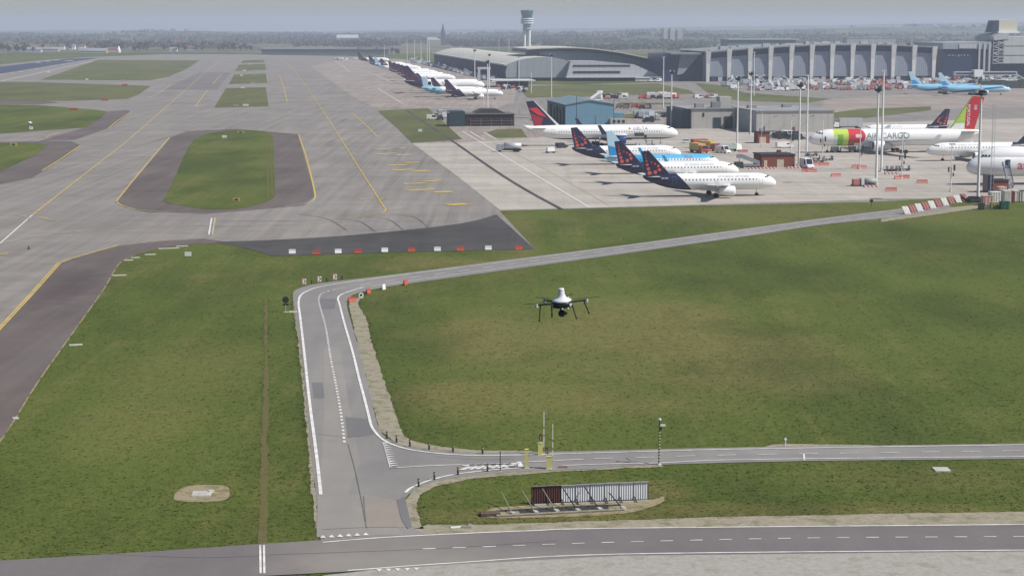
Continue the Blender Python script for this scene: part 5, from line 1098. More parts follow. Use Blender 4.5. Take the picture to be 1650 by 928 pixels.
at(truck('red and yellow fire engine beside a second one, right, behind', M_VRED, M_YELV, 9, 2.6, 3.2, name='fire_engine', cat='fire engine'), 1142, 243, -60)
at(truck('yellow rescue truck standing behind the two fire engines', M_YELV, M_VRED, 8, 2.5, 3.0, name='rescue_truck'), 1131, 238, 15)
at(van('white van with dark windscreen left of the near floodlight mast', M_WHITE, 5.6, 2.1, 2.5), 1165, 247, -60)
at(truck('grey flatbed service truck next to the white van', M_WHITE, M_GRN, 8, 2.5, 2.4, name='service_truck'), 1176, 244.5, 20)
at(van('white van facing the viewer right of the long brick hut', M_WHITE, 5.6, 2.2, 2.9), 1300, 271, -80)
at(van('white pickup with red load area before the grey station building', M_WHITE, 6, 2.1, 2.0, name='pickup'), 1264, 238.5, 5)
at(cart('dark baggage tug beside the left end of the long brick hut', M_DARK, M_DARK, 'baggage_tug'), 1190, 271.5, 10)
at(stairs('grey mobile stairs beside the left end of the long brick hut', M_GALV, h=2.8), 1206, 270, 160)
at(stairs('blue-grey mobile stairs at the open door of the big white freighter', pm('blue_grey_paint', (.22, .27, .35), .5), h=5.4), 1623, 302, 80)
for i, (x, y) in enumerate(((1313, 258), (1319, 262), (1334, 259), (1309, 252))): at(cart('dark empty dolly near the cargo jet nose, %s from the left' % ORD[[1, 2, 3, 0][i]], M_DARK, None, 'cargo_dolly'), x, y, 8 * i)
for i, (x, y) in enumerate(((1345, 246), (1360, 246.5), (1373, 245.5))): at(cart('loaded dolly under the green-red nose bands, %s from the left' % ORD[i], M_DARK, M_CONC, 'cargo_dolly'), x, y, 4)
for i, (x, y) in enumerate(((1429, 276.5), (1437, 276), (1446, 276), (1457, 275.5))): at(cart('low dark dolly right of the tall double masts, %s from the left' % ORD[i], M_DARK, None, 'cargo_dolly'), x, y, 6)
at(truck('grey loader truck with white body behind the cargo jet', M_WHITE, M_LIGHTP, 12, 2.8, 4.2, name='catering_truck'), 1366, 207, 175); at(truck('white box truck with dark roof left of the grey loader truck', M_WHITE, M_SILV, 9, 2.6, 3.6, name='box_truck'), 1340, 206, 160)
at(stairs('white boarding stairs before the curved pier wing, behind the blue hangar', M_WHITE, h=4.6), 961, 163, 10); at(truck('white high-lift truck beside the boarding stairs behind the blue hangar', M_WHITE, M_WHITE, 6, 2.5, 5.2, name='lift_truck'), 966, 161, 70)

P = thing('equipment_pallet', 'cluttered equipment pallet with grey tank and pink crate at the striped mast foot', 'equipment', G(1391, 300), TAXI)
b = MB(); b.box((0, 0, 0), (6.2, 2.6, .35)); b.build('pallet', M_DARK, P); b = MB(); b.lathe([(.2, .3), (.8, .5), (.8, 3.4), (.2, 3.6)], (0, 0, 1.25), 12, 0, 'x'); b.build('tank', M_GRN, P)
b = MB(); b.box((-2.1, 0, .36), (1.6, 1.8, 1.5)); b.build('crate', M_PINK, P); b = MB(); b.box((-.6, -.4, .36), (.9, 1.2, 1.7), .3); b.build('pump', M_GALV, P)

# red and white barrier blocks
def jersey_mesh(name, mat, L=1.9, w=.55, h=.85):
    b = MB(); b.prism_y([(-w / 2, 0), (w / 2, 0), (w / 2, h * .25), (w * .26, h * .5), (w * .2, h), (-w * .2, h), (-w * .26, h * .5), (-w / 2, h * .25)], -L / 2, L / 2); return b.mesh(name, mat)
JM = {k: jersey_mesh('barrier_block', m, *a) for k, m, a in (('red', M_RED, (2.2, .6, 1.0)), ('white', M_WHITE, (2.0, .6, 1.0)), ('pink', M_PINK, (3.6, .9, 1.15)))}
def block(label, kind, x, y, deg=0.0, group=None, sc=1.0, zs=None):
    o = bpy.data.objects.new('barrier_block', JM[kind]); COL.objects.link(o); o.location = G(x, y); o.rotation_euler = (0, 0, TAXI + R(90 + deg)); o.scale = (sc, sc, zs or sc)
    return tag(o, label, 'barrier', group)
GB = 'barrier blocks in a row on the black asphalt'
rowb = [(471, 409, 'white'), (510, 410.5, 'red'), (545, 408.5, 'white'), (577, 408.5, 'red'), (620, 406.5, 'white'), (663, 406, 'red'), (705, 404.8, 'white'), (742, 404.5, 'red'), (787, 403, 'white'), (836, 402.5, 'red')]
for i, (x, y, k) in enumerate(rowb): block('%s barrier block on the edge of the black asphalt, %s %s one from the left' % (k, ORD[i // 2], k), k, x, y, rnd.uniform(-6, 6), GB, .62, .85)
GA = 'red barrier blocks scattered on the apron'
for i, (x, y, lab) in enumerate(((1198, 246, 'right of the near floodlight mast'), (1300, 277, 'in front of the white van by the long brick hut, left'), (1308, 277.5, 'in front of the white van by the long brick hut, right'), (1347, 285, 'alone on the apron right of the white van'),
                              (1436, 308, 'nearest the grass below the tall double masts'), (1486, 295.5, 'alone between two slim stand posts'), (1380, 271, 'at the left of the post before the cargo jet'), (1389, 272, 'at the right of the post before the cargo jet'),
                              (1314, 266, 'among the dollies by the cargo jet nose, left'), (1328, 267, 'among the dollies by the cargo jet nose, right'), (1449, 289, 'at the foot of the post under the lettering, left'), (1457, 287.5, 'at the foot of the post under the lettering, right'), (1350, 272.5, 'at the left edge of the empty stand'))):
    if i == 12: continue
    block('faded red barrier block ' + lab, 'pink', x, y, rnd.uniform(-8, 8), GA, .8, .85)
GR = 'blocks along the inside of the road bend'
block('red barrier block at the road bend, nearest the viewer', 'red', 567.5, 486.5, 20, GR, .55, .8); block('red barrier block at the road bend, second from the bend', 'red', 593.5, 473, 60, GR, .55, .8)
block('red barrier block farthest along the road from the bend', 'red', 653.5, 459, 60, GR, .6, .85); block('white upright barrier block between the red ones at the bend', 'white', 618, 466.5, 60, GR, .5, .85)
P = thing('bend_marker', 'small white round traffic marker between the red blocks at the bend', 'traffic marker', G(582, 481), TAXI)
b = MB(); b.cyl((0, -.04, .55), (0, .04, .55), .38, .38, 16); b.build('disc', M_WHITE, P); b = MB(); b.cyl((0, -.06, .55), (0, -.045, .55), .2, .2, 12); b.build('symbol', M_DARK, P); b = MB(); b.box((0, 0, 0), (.7, .4, .18)); b.build('foot', M_CONC, P)
# striped kerbs at hut and mast foot
M_STRIPE = None
def stripe_mat():
    t = NT('red_white_stripes'); o = t.xyz(t.obj()); f = t.m('FRACT', t.m('DIVIDE', t.m('ADD', t.m('ADD', o[0], 100.0), o[2]), 1.1)); return t.done(t.mix(t.lt(f, .5), (.62, .60, .58), (.42, .07, .06)), .6)
M_STRIPE = stripe_mat()
for lab, x, y, L in (('red and white striped kerb before the long brick hut, left part', 1228, 272.8, 8.5), ('red and white striped kerb before the long brick hut, right part', 1279, 271.8, 4.2), ('red and white striped kerb at the foot of the tall mast', 1404, 302, 4.2), ('red and white striped kerb behind the foot of the tall double masts', 1437, 281, 4.5)):
    P = thing('striped_kerb', lab, 'kerb', G(x, y), TAXI); b = MB(); b.box((0, 0, 0), (L, .7, .55), 0, 0, .95); b.build('kerb_body', M_STRIPE, P)
    for k in range(int(L // 1.4)): b = MB(); b.cyl((-L / 2 + .8 + k * 1.4, -.1, .55), (-L / 2 + .8 + k * 1.4, -.1, .95), .06, .05, 6); b.build('lamp', M_PINK, P)

# leaning red and white boards at the end of the service road
GL = 'leaning red and white boards closing the service road'
nb = 10
for i in range(nb):
    f = i / (nb - 1); x, y = 1463 + f * 93, 345.5 - f * 21; kind = i % 2
    P = thing('leaning_board', '%s leaning board closing the service road, %s %s one from the left' % (('white', 'dark red')[kind], ORD[i // 2], ('white', 'dark red')[kind]), 'barrier', G(x, y), TAXI + R(18), GL)
    m = pm('board_white', (.44, .42, .40), .7) if kind == 0 else pm('board_dark_red', (.15, .04, .04), .7)
    b = MB(); b.prism_x([(-.1, .05), (.06, .05), (1.45, 1.7), (1.29, 1.7)], -.82, .82); b.build('board', m, P)
    b = MB(); b.box((0, .75, 0), (.14, 1.7, .16)); b.cyl((0, 1.4, .1), (0, 1.15, 1.6), .05, .05, 5); b.build('prop', M_DARK, P)
    for s in (-.35, .35): b = MB(); b.prism_x([(-.12, .12), (-.1, .1), (1.22, 1.63), (1.2, 1.65)], s - .07, s + .07); b.build('slat', pm('board_grey', (.5, .5, .5), .7) if kind == 0 else M_PINK, P)
# containers and bins by the big mast
def crate(name, label, cat, x, y, d, m, lid=None, ribs=0):
    P = thing(name, label, cat, G(x, y), TAXI); b = MB(); b.box((0, 0, .12), d, 0, 0, .985); b.build('body', m, P)
    b = MB(); b.box((0, 0, .13 + d[2]), (d[0] * 1.03, d[1] * 1.03, .1)); b.build('lid', lid or m, P); b = MB(); b.box((0, 0, 0), (d[0] * .9, d[1] * .9, .11)); b.build('skid', M_DARK, P)
    for k in range(ribs): b = MB(); b.box((-d[0] / 2 + (k + .5) * d[0] / ribs, -d[1] / 2 - .03, .2), (.12, .08, d[2] - .1)); b.build('rib', lid or m, P)
    return P
M_CWHITE = pm('off_white_container', (.58, .55, .52), .6); M_CPINK = pm('pinkish_container', (.50, .36, .31), .7)
crate('container', 'pinkish container just right of the big mast foot', 'container', 1590, 331, (2.4, 2, 2.0), M_CPINK, M_PINK, 3); crate('container', 'white container right of the pinkish one', 'container', 1602, 328, (2.5, 2, 2.6), M_CWHITE, M_WHITE, 4)
crate('container', 'tall beige container behind the white containers', 'container', 1613, 325, (1.9, 2, 3.4), pm('beige_container', (.55, .45, .37), .6), None, 3); crate('container', 'ribbed off-white container in the middle of the container row', 'container', 1621, 326.5, (1.7, 2, 2.7), M_CWHITE, None, 4)
crate('container', 'dark red container with white marks in the container row', 'container', 1628.5, 326, (1.1, 1.8, 2.4), pm('maroon_paint', (.2, .03, .04), .6), None, 2); crate('container', 'white container left of the dark blue one', 'container', 1637, 325, (1.9, 2, 2.5), M_CWHITE, None, 3)
crate('container', 'white container with dark blue front at the right edge', 'container', 1647, 325, (1.9, 2, 2.5), M_CWHITE, M_NAVY, 2); crate('waste_bin', 'green waste container on the grass below the container row', 'waste bin', 1618, 337, (1.9, 1.4, 1.6), pm('dark_green_paint', (.02, .09, .06), .6), None, 2)
crate('waste_bin', 'black waste bin on the grass at the foot of the big mast', 'waste bin', 1581, 338, (1.2, 1.1, 1.3), M_DARK); crate('waste_bin', 'yellow-green low container beside the green waste container', 'waste bin', 1603, 336, (2.2, 1.2, 1.2), pm('olive_paint', (.28, .27, .10), .7), None, 2)
at(car('dark car parked at the end of the leaning boards', M_DARK), 1571, 326, 20)
P = thing('signal_light', 'small black signal on a post at the apron edge above the service road', 'signal', G(1404, 332), TAXI)
b = MB(); b.cyl((0, 0, 0), (0, 0, .9), .06, .06, 6); b.build('post', M_DARK, P); b = MB(); b.cyl((0, -.15, 1.2), (0, .15, 1.2), .42, .42, 12); b.build('lamp_head', M_DARK, P)

# ------------------------------------------------------------------ crowded vehicle parks before the terminal and along the pier
def simple(name, parts, mats):
    b = MB()
    for k, (f, a) in enumerate(parts): f(b, k, *a)
    return b
def far_kinds():
    K = {}
    def mk(key, fn, mats): b = MB(); fn(b); K[key] = b.mesh(key, mats)
    def vanf(b):
        b.prism_y([(-2.6, .35), (2.6, .35), (2.6, 1.0), (1.8, 1.2), (1.2, 2.3), (-2.6, 2.3)], -1, 1, 0); b.prism_y([(1.75, 1.25), (1.22, 2.1), (-.2, 2.1), (-.2, 1.25)], -1.02, 1.02, 1)
        for x in (-1.7, 1.7): b.cyl((x, -1.01, .36), (x, 1.01, .36), .36, .36, 8, 2)
    def busf(b):
        b.box((0, 0, .4), (11.5, 2.6, 2.7), 0, 0, .98); b.box((0, 0, 1.5), (11.2, 2.64, .95), 0, 1)
        for x in (-3.6, 3.6): b.cyl((x, -1.31, .45), (x, 1.31, .45), .45, .45, 8, 2)
    def truckf(b):
        b.box((2.6, 0, .5), (1.9, 2.4, 2.0), 0, 0, .92); b.box((-1.0, 0, .9), (5.0, 2.5, 2.4), 0, 3); b.box((3.5, 0, 1.5), (.14, 2.1, .7), 0, 1)
        for x in (-2.4, 2.5): b.cyl((x, -1.26, .45), (x, 1.26, .45), .45, .45, 8, 2)
    def cartf(b):
        b.box((0, 0, .4), (3.2, 1.7, .2), 0, 2); b.box((0, 0, .6), (2.7, 1.6, 1.4), 0, 0, .86)
        for x in (-1.1, 1.1): b.cyl((x, -.85, .25), (x, .85, .25), .25, .25, 8, 2)
    def stairf(b):
        b.box((0, 0, .4), (7, 2, .6), 0, 0); b.prism_y([(-3.2, 1), (2.2, 4.2), (3.6, 4.2), (3.6, 5.2), (2.1, 5.2), (-3.2, 2)], -.9, .9, 3)
        for x in (-2.3, 2.3): b.cyl((x, -1, .4), (x, 1, .4), .4, .4, 8, 2)
    W, RD, SV, PK, YL, DK, BL = M_WHITE, M_VRED, M_SILV, M_PINK, M_YELV, M_DARK, pm('steel_blue_paint', (.16, .22, .30), .5)
    for c, m in (('white', W), ('grey', SV), ('dark', DK)): mk(c + '_van', vanf, [m, M_GLASS, M_BLACK])
    for c, m in (('white', W), ('red', RD)): mk(c + '_bus', busf, [m, M_GLASS, M_BLACK])
    for c, m, m2 in (('white', W, M_LIGHTP), ('red', RD, W), ('yellow', YL, SV), ('blue', BL, SV)): mk(c + '_truck', truckf, [m, M_GLASS, M_BLACK, m2])
    for c, m in (('pink', PK), ('silver', SV), ('red', RD), ('brown', pm('dull_brown_paint', (.20, .15, .12), .7)), ('dark', DK)): mk(c + '_cart', cartf, [m, M_GLASS, M_BLACK])
    for c, m in (('white', W), ('grey', SV)): mk(c + '_stairs', stairf, [m, M_GLASS, M_BLACK, M_GALV])
    return K
FK = far_kinds()
CATN = dict(van='van', bus='bus', truck='truck', cart='baggage cart', stairs='boarding stairs')
def park(zone, group, picks, n, px, seed, ang=90):
    rr = random.Random(seed)
    for _ in range(int(n * (2.3 if seed < 14 else 1.5 if seed < 17 else 1))):
        f, g = rr.random(), rr.random(); (x0, x1), (ya, yb), (yc, yd) = px
        x = x0 + (x1 - x0) * f; y = (ya + (yb - ya) * f) * (1 - g) + (yc + (yd - yc) * f) * g
        key = rr.choice(picks); c, kd = key.split('_'); o = bpy.data.objects.new(key, FK[key]); COL.objects.link(o); o.location = G(x, y)
        o.rotation_euler = (0, 0, TAXI + R(rr.choice([0, 0, ang, ang, 180]) + rr.uniform(-14, 14)))
        tag(o, '%s %s in the %s' % (c, CATN[kd], zone), CATN[kd], group)
mix1 = ['white_van'] * 3 + ['grey_van', 'white_truck', 'silver_cart', 'silver_cart', 'pink_cart', 'dark_cart', 'brown_cart', 'grey_stairs', 'blue_truck', 'white_stairs', 'dark_van']
park('crowded rows at the left foot of the ribbed terminal', 'vehicles at the left foot of the ribbed terminal', mix1, 46, ((1168, 1285), (132, 131), (147, 147)), 11)
park('yellowish and red rows at the middle of the ribbed terminal', 'vehicles at the middle of the ribbed terminal', ['brown_cart', 'yellow_truck', 'pink_cart', 'red_truck', 'white_van', 'silver_cart', 'red_cart'], 62, ((1250, 1400), (131, 129), (147, 146)), 12)
park('pinkish cart rows before the right half of the ribbed terminal', 'vehicles before the right half of the ribbed terminal', ['pink_cart'] * 4 + ['silver_cart', 'white_van', 'dark_cart', 'brown_cart', 'white_truck'], 78, ((1380, 1545), (128, 126), (147, 141)), 13)
park('red line at the right foot of the ribbed terminal', 'red vehicles at the right foot of the ribbed terminal', ['red_bus', 'red_truck', 'red_truck', 'red_cart', 'white_bus'], 30, ((1440, 1545), (122.5, 121.5), (126, 124.5)), 14, 0)
park('rows before the boarding gallery', 'vehicles before the boarding gallery', ['white_van', 'silver_cart', 'white_truck', 'grey_stairs', 'dark_van', 'blue_truck', 'white_bus'], 24, ((1550, 1690), (127, 127), (135, 138)), 15)
park('dense rows along the pier glazing', 'equipment along the pier glazing', ['silver_cart', 'silver_cart', 'grey_stairs', 'white_truck', 'blue_truck', 'grey_van', 'white_van', 'dark_cart', 'grey_van'], 105, ((664, 806), (97, 137), (101.5, 128)), 16)
park('loose group at the near end of the pier', 'equipment at the near end of the pier', ['pink_cart', 'red_cart', 'dark_cart', 'white_van', 'silver_cart'], 16, ((800, 850), (145, 152), (140, 142)), 17)
park('red line on the road behind the blue hangar', 'red vehicles behind the blue hangar', ['red_cart', 'red_truck', 'red_cart', 'pink_cart', 'dark_cart'], 26, ((1022, 1096), (160, 160), (157, 157)), 18, 0)
park('mixed line left of the red vehicles behind the blue hangar', 'mixed vehicles behind the blue hangar', ['white_van', 'dark_cart', 'silver_cart', 'pink_cart', 'dark_van', 'brown_cart'], 14, ((968, 1010), (161, 160), (157, 156)), 19, 0)
park('brownish heap behind the hangar annex', 'equipment behind the hangar annex', ['brown_cart', 'dark_cart', 'brown_cart', 'red_cart'], 14, ((995, 1050), (177, 176), (172, 172)), 20, 0)
park('loose rows between the hangar and the grey station building', 'vehicles between the hangar and the grey station building', ['white_van', 'silver_cart', 'dark_van', 'grey_van', 'blue_truck', 'white_truck'], 22, ((1028, 1098), (197, 200), (186, 188)), 21)
park('line beside the two-strip wing', 'vans beside the two-strip wing', ['white_van', 'white_bus'], 5, ((1030, 1062), (132, 132), (131, 131)), 22, 0)
park('row before the corner block', 'vehicles before the corner block', ['pink_cart', 'silver_cart', 'white_van', 'red_cart'], 9, ((1120, 1150), (159, 159), (157, 157)), 23, 0)
park('cluster left of the brown service shed', 'equipment left of the brown service shed', ['silver_cart', 'dark_cart', 'white_van', 'yellow_truck', 'brown_cart', 'white_truck'], 13, ((696, 722), (195, 198), (186, 187)), 24)
park('row behind the far end of the parked jets', 'vehicles at the far end of the jet row', ['white_van', 'red_truck', 'white_truck'], 9, ((540, 580), (98, 98), (96, 95.5)), 25, 0)
park('line along the front of the grey station building', 'vehicles before the grey station building', ['white_van', 'silver_cart', 'dark_cart', 'dark_van', 'white_cart'.replace('white', 'silver')], 12, ((1240, 1312), (228, 226), (219, 218)), 26, 0)
P = struct_thing('green_screen', 'dark green mesh-covered container row before the boarding gallery', 'screen', 1576, 143)
for k in range(5): b = MB(); b.box((5 + k * 9.2, 0, 0), (9, 4, 5.2 + (k % 2) * .5)); b.build('mesh_panel', pm('dark_green_mesh', (.04, .06, .05), .9, var=.4, scale=.5), P)

# ------------------------------------------------------------------ foreground: gate, bollards, screens, signs
def gate(label, x, y, top, lamp_left):
    p = G(x, y); P = thing('barrier_gate', label, 'barrier gate', (p.x, p.y, 0), 0); hz_ = ztop(p, top)
    b = MB(); b.box((0, 0, .08), (.46, .42, 1.15), 0, 0, .97); b.build('cabinet', M_YEL, P); b = MB(); b.box((0, 0, 0), (.6, .55, .08)); b.build('base', M_CONC, P)
    b = MB(); b.box((0, 0, 1.235), (.5, .46, .05)); b.build('lid', M_YEL, P)
    bm_ = MB(); bm_.box((.36, 0, .85), (.09, .07, hz_ - .85), 0, 0, .8); bo = bm_.build('boom', M_WHITE, P)
    b = MB(); b.box((.3, 0, .82), (.16, .2, .5)); b.build('hinge', M_GALV, bo)
    for z in (1.9, 2.7): b = MB(); b.box((.36, 0, z), (.094, .078, .18)); b.build('stripe', M_RED, bo)
    x0 = -.12 if lamp_left else -.02
    b = MB(); b.cyl((x0, .1, 1.25), (x0, .1, 2.15), .035, .035, 6); b.build('lamp_pole', M_GALV, P)
    b = MB(); b.box((x0 + (.16 if lamp_left else -.2), .02, 1.5), (.24, .2, .62)); la = b.build('traffic_light', M_DARK, P)
    for k, m in enumerate((M_RED, M_YELV, M_GRN)): b = MB(); b.cyl((x0 + (.16 if lamp_left else -.2), -.085, 1.62 + .18 * (2 - k)), (x0 + (.16 if lamp_left else -.2), -.1, 1.62 + .18 * (2 - k)), .07, .07, 10); b.build('lens', m, la)
    return P
gate('yellow barrier gate with raised white boom on the far side of the side road', 870.5, 733, 663, True)
gate('yellow barrier gate with raised white boom on the near side of the side road', 884.5, 755.5, 683, False)
P = thing('card_reader_post', 'tall pale yellow post left of the two barrier gates', 'post', G(848.5, 754.5), 0)
b = MB(); b.box((0, 0, .1), (.34, .3, 1.75)); b.build('column', M_YEL, P); b = MB(); b.box((0, 0, 0), (.5, .5, .1)); b.build('base', M_CONC, P); b = MB(); b.box((0, 0, 1.86), (.38, .34, .05)); b.build('cap', M_YEL, P); b = MB(); b.box((.175, 0, 1.1), (.03, .2, .35)); b.build('reader_panel', M_DARK, P)
P = thing('thin_pole', 'thin dark pole standing among the lower bollards', 'pole', G(806, 759.5), 0)
b = MB(); b.cyl((0, 0, 0), (0, 0, 2.0), .05, .045, 7); b.build('pole', M_DARK, P); b = MB(); b.box((0, 0, 0), (.3, .3, .06)); b.build('base', M_CONC, P)
GBo = 'dark bollards along the junction'
def bollard(lab, x, y):
    P = thing('bollard', lab, 'bollard', G(x, y), rnd.uniform(0, 3), GBo); b = MB(); b.lathe([(.10, 0), (.10, .74), (.085, .8), (.0, .82)], n=10); b.build('post', pm('dark_bollard', (.05, .04, .038), .7), P)
    b = MB(); b.cyl((0, 0, .58), (0, 0, .68), .104, .104, 10); b.build('reflector', M_LINEF, P); return P
for i, (x, y) in enumerate(((623.5, 707), (639, 713.5), (660.5, 720), (691.5, 725), (730, 729), (777.5, 731.8))): bollard('dark bollard on the gravel above the side road, %s from the road junction' % ORD[i], x, y)
for i, (x, y) in enumerate(((674.5, 784.5), (700, 773.5), (738, 765.5), (785.5, 760))): bollard('dark bollard on the grass corner below the side road, %s from the left' % ORD[i], x, y)

# corrugated screen fence with props
pA, pB = G(857, 812.5), G(1044.5, 806); ang = math.atan2(pB.y - pA.y, pB.x - pA.x); Lf = (pB - pA).length
P = thing('screen_fence', 'unfinished corrugated screen fence, two brown panels and six grey, on timber props', 'fence', pA, ang)
M_SHG = ribbed('grey_corrugated_sheet', (.60, .61, .63), .14, .3, .5, 0, .4, 0); M_SHB = ribbed('brown_corrugated_sheet', (.085, .035, .03), .14, .35, .6, 0, .2)
wp = Lf / 8.0
for k in range(8):
    b = MB(); n = 12; hgt = 1.62 + (.03 if k % 2 else 0) + (.06 if k > 3 else 0); vs = []
    for i in range(n + 1):
        for z in (.14, hgt): vs.append((k * wp + .03 + (wp - .06) * i / n, (.025 if i % 2 else -.025), z))
    for i in range(n + 1):
        for z in (.14, hgt): vs.append((k * wp + .03 + (wp - .06) * i / n, (.045 if i % 2 else -.005), z))
    o2 = 2 * (n + 1); fs = [(2 * i, 2 * i + 2, 2 * i + 3, 2 * i + 1) for i in range(n)] + [(o2 + 2 * i, o2 + 2 * i + 1, o2 + 2 * i + 3, o2 + 2 * i + 2) for i in range(n)] + [(2 * i + 1, 2 * i + 3, o2 + 2 * i + 3, o2 + 2 * i + 1) for i in range(n)]
    b.add(vs, fs); tag(b.build('panel', M_SHB if k < 2 else M_SHG, P), 'brown corrugated panel' if k < 2 else 'grey corrugated panel')
    b = MB(); b.box((k * wp, .08, 0), (.07, .07, hgt + .05)); b.build('post', M_DARK, P)
    b = MB(); b.box((k * wp + wp / 2, -.06, hgt + .005), (wp, .09, .05)); b.build('top_rail', M_GALV if k > 1 else M_WOODG, P)
    b = MB(); b.box((k * wp + wp / 2, -.35, .02), (wp * .92, .16, .10)); b.build('foot_board', M_CONC if k % 3 else M_GALV, P)
    b = MB(); b.cyl((k * wp + .12, -.75, .08), (k * wp + .02, -.05, .42), .05, .05, 5); b.build('short_stay', M_DARK, P)
b = MB(); b.box((Lf, .08, 0), (.07, .07, 1.7)); b.build('post', M_DARK, P)
inv = Matrix.Translation(pA) @ Matrix.Rotation(ang, 4, 'Z'); inv = inv.inverted()
a, c = inv @ G(800, 833), inv @ G(1006, 822.5)
b = MB(); b.cyl((a.x, a.y, .12), (c.x, c.y, .12), .12, .12, 8); b.build('ground_beam', M_WOODG, P)
a, c = inv @ G(800, 824.5), inv @ G(1000, 814.5); b = MB(); b.cyl((a.x, a.y, .08), (c.x, c.y, .08), .09, .09, 7); b.build('ground_beam', M_DARK, P)
a = inv @ G(838, 826); c = inv @ G(980, 818); b = MB(); b.prism_z([(a.x, a.y - 1.0), (c.x, c.y - 1.0), (c.x, c.y + 1.1), (a.x, a.y + 1.1)], .03, .07); b.build('ground_sheet', pm('black_ground_sheet', (.035, .035, .035), .9, var=.5, scale=2), P)
a = inv @ G(790, 830); b = MB(); b.box((a.x, a.y, .0), (1.7, 1.0, .28), -.02); b.build('plank_stack', pm('brown_planks', (.10, .07, .05), .9, var=.4, scale=4), P)
for k, (xt, yt, xb, yb, zt) in enumerate(((807, 791.5, 826, 830, 1.15), (840.5, 789.5, 863, 828, 1.35), (874, 787, 896.5, 826, 1.5), (907, 786, 931, 825, 1.5), (942, 784, 966, 823, 1.5), (981, 793, 1004, 821.5, 1.2))):
    q = inv @ G(xb, yb); t = inv @ G(xt, yt, zt); b = MB(); b.cyl((q.x, q.y, .1), (t.x, t.y, zt), .06, .05, 6); pr = b.build('prop', M_WOODG if k < 3 else M_DARK, P)
    b = MB(); b.box((q.x, q.y, 0), (.35, .5, .3), .3); b.build('prop_foot', M_CONC, pr)
P = thing('debris_pile', 'small pile of pale boards and rubble on the verge left of the screen fence', 'debris', G(745, 850), .1)
b = MB(); b.box((-.5, 0, 0), (1.0, .25, .12), .1); b.build('board', M_WHITE, P); b = MB(); b.box((.35, -.05, 0), (1.0, .5, .18), -.15, 0, .8); b.box((.6, .15, 0), (.5, .3, .28), .4, 0, .7); b.build('rubble', M_WOODG, P)

# camera pole, small posts, chevrons
p = G(1062, 749); h = ztop(p, 675)
P = thing('camera_pole', 'tall black and yellow banded pole with cameras beside the side road', 'camera pole', (p.x, p.y, 0), 0)
def band_mat():
    t = NT('black_yellow_bands'); z = t.xyz(t.obj())[2]; return t.done(t.mix(t.lt(t.m('FRACT', t.m('DIVIDE', z, .3)), .5), (.55, .52, .35), (.03, .03, .03)), .5)
b = MB(); b.cyl((0, 0, 0), (0, 0, h - .5), .09, .075, 10); b.build('pole', band_mat(), P); b = MB(); b.lathe([(.22, 0), (.2, .12), (.1, .16)], n=10); b.build('base', M_CONC, P)
b = MB(); b.cyl((0, 0, h - .5), (0, 0, h - .15), .05, .05, 8); b.build('neck', M_DARK, P); b = MB(); b.lathe([(.02, h - .2), (.17, h - .14), (.19, h), (.1, h + .08), (.0, h + .1)], n=12); b.build('dome_camera', M_GALV, P)
b = MB(); b.cyl((0, 0, h - .75), (.35, 0, h - .65), .03, .03, 6); b.build('arm', M_GALV, P); b = MB(); b.box((.32, -.05, h - .68), (.5, .18, .16)); b.build('box_camera', M_WHITE, P); b = MB(); b.box((.12, 0, h - 1.05), (.25, .2, .25)); b.build('junction_box', M_DARK, P)
P = thing('marker_post', 'short white post with small sign on the gravel beside the side road, far right', 'post', G(1265.5, 720), 0)
b = MB(); b.cyl((0, 0, 0), (0, 0, .95), .05, .05, 8); b.build('post', M_WHITE, P); b = MB(); b.box((0, -.06, .72), (.26, .03, .2)); b.build('sign_plate', M_WHITE, P); b = MB(); b.box((.35, .1, 0), (.5, .3, .15)); b.build('footing', M_CONC, P)
for i, (x, y) in enumerate(((490.5, 461), (515, 457), (540, 453.5))):
    P = thing('chevron_sign', 'red and white chevron sign on the outside of the bend, %s from the left' % ORD[i], 'road sign', G(x, y), .12, 'chevron signs at the road bend')
    b = MB(); b.box((0, 0, .35), (.85, .06, .85)); b.build('panel', M_WHITE, P)
    b = MB(); y0 = -.035
    for k in (-.36, ):
        for f in (1,):
            b.add([(-.2, y0, .43), (-.02, y0, .43), (.27, y0, .775), (-.02, y0, 1.12), (-.2, y0, 1.12), (.09, y0, .775)], [(0, 1, 2, 5), (5, 2, 3, 4)])
    b.build('chevron', M_DARK, P)
    for (xa, xb) in ((-.425, -.28), (.30, .425)): b = MB(); b.box(((xa + xb) / 2, -.036, .35), (xb - xa, .012, .85)); b.build('red_edge', M_RED, P)
    for s in (-.25, .25): b = MB(); b.box((s, .06, 0), (.06, .06, .9)); b.build('leg', M_GALV, P)
for i, (x, y) in enumerate(((502, 457.5), (526.5, 454), (551, 450.5))):
    P = thing('delineator_post', 'black delineator post right of the %s chevron sign' % ORD[i], 'post', G(x, y), .1, 'delineator posts between the chevron signs')
    b = MB(); b.box((0, 0, 0), (.2, .08, 1.05)); b.build('blade', M_DARK, P); b = MB(); b.box((0, -.042, .75), (.12, .01, .18)); b.build('reflector', M_GALV, P)
P = thing('black_sign', 'round black signal sign on a post at the grass left of the road bend', 'road sign', G(460.5, 503), 0)
b = MB(); b.cyl((0, 0, 0), (0, 0, 1.3), .05, .05, 6); b.build('post', M_GALV, P); b = MB(); b.cyl((0, -.04, 1.85), (0, .04, 1.85), .5, .5, 18); b.build('disc', M_DARK, P); b = MB(); b.box((0, -.01, 1.0), (.85, .07, .3)); b.build('lower_plate', M_DARK, P); b = MB(); b.box((0, 0, 0), (.6, .6, .05)); b.build('footing', M_CONC, P)

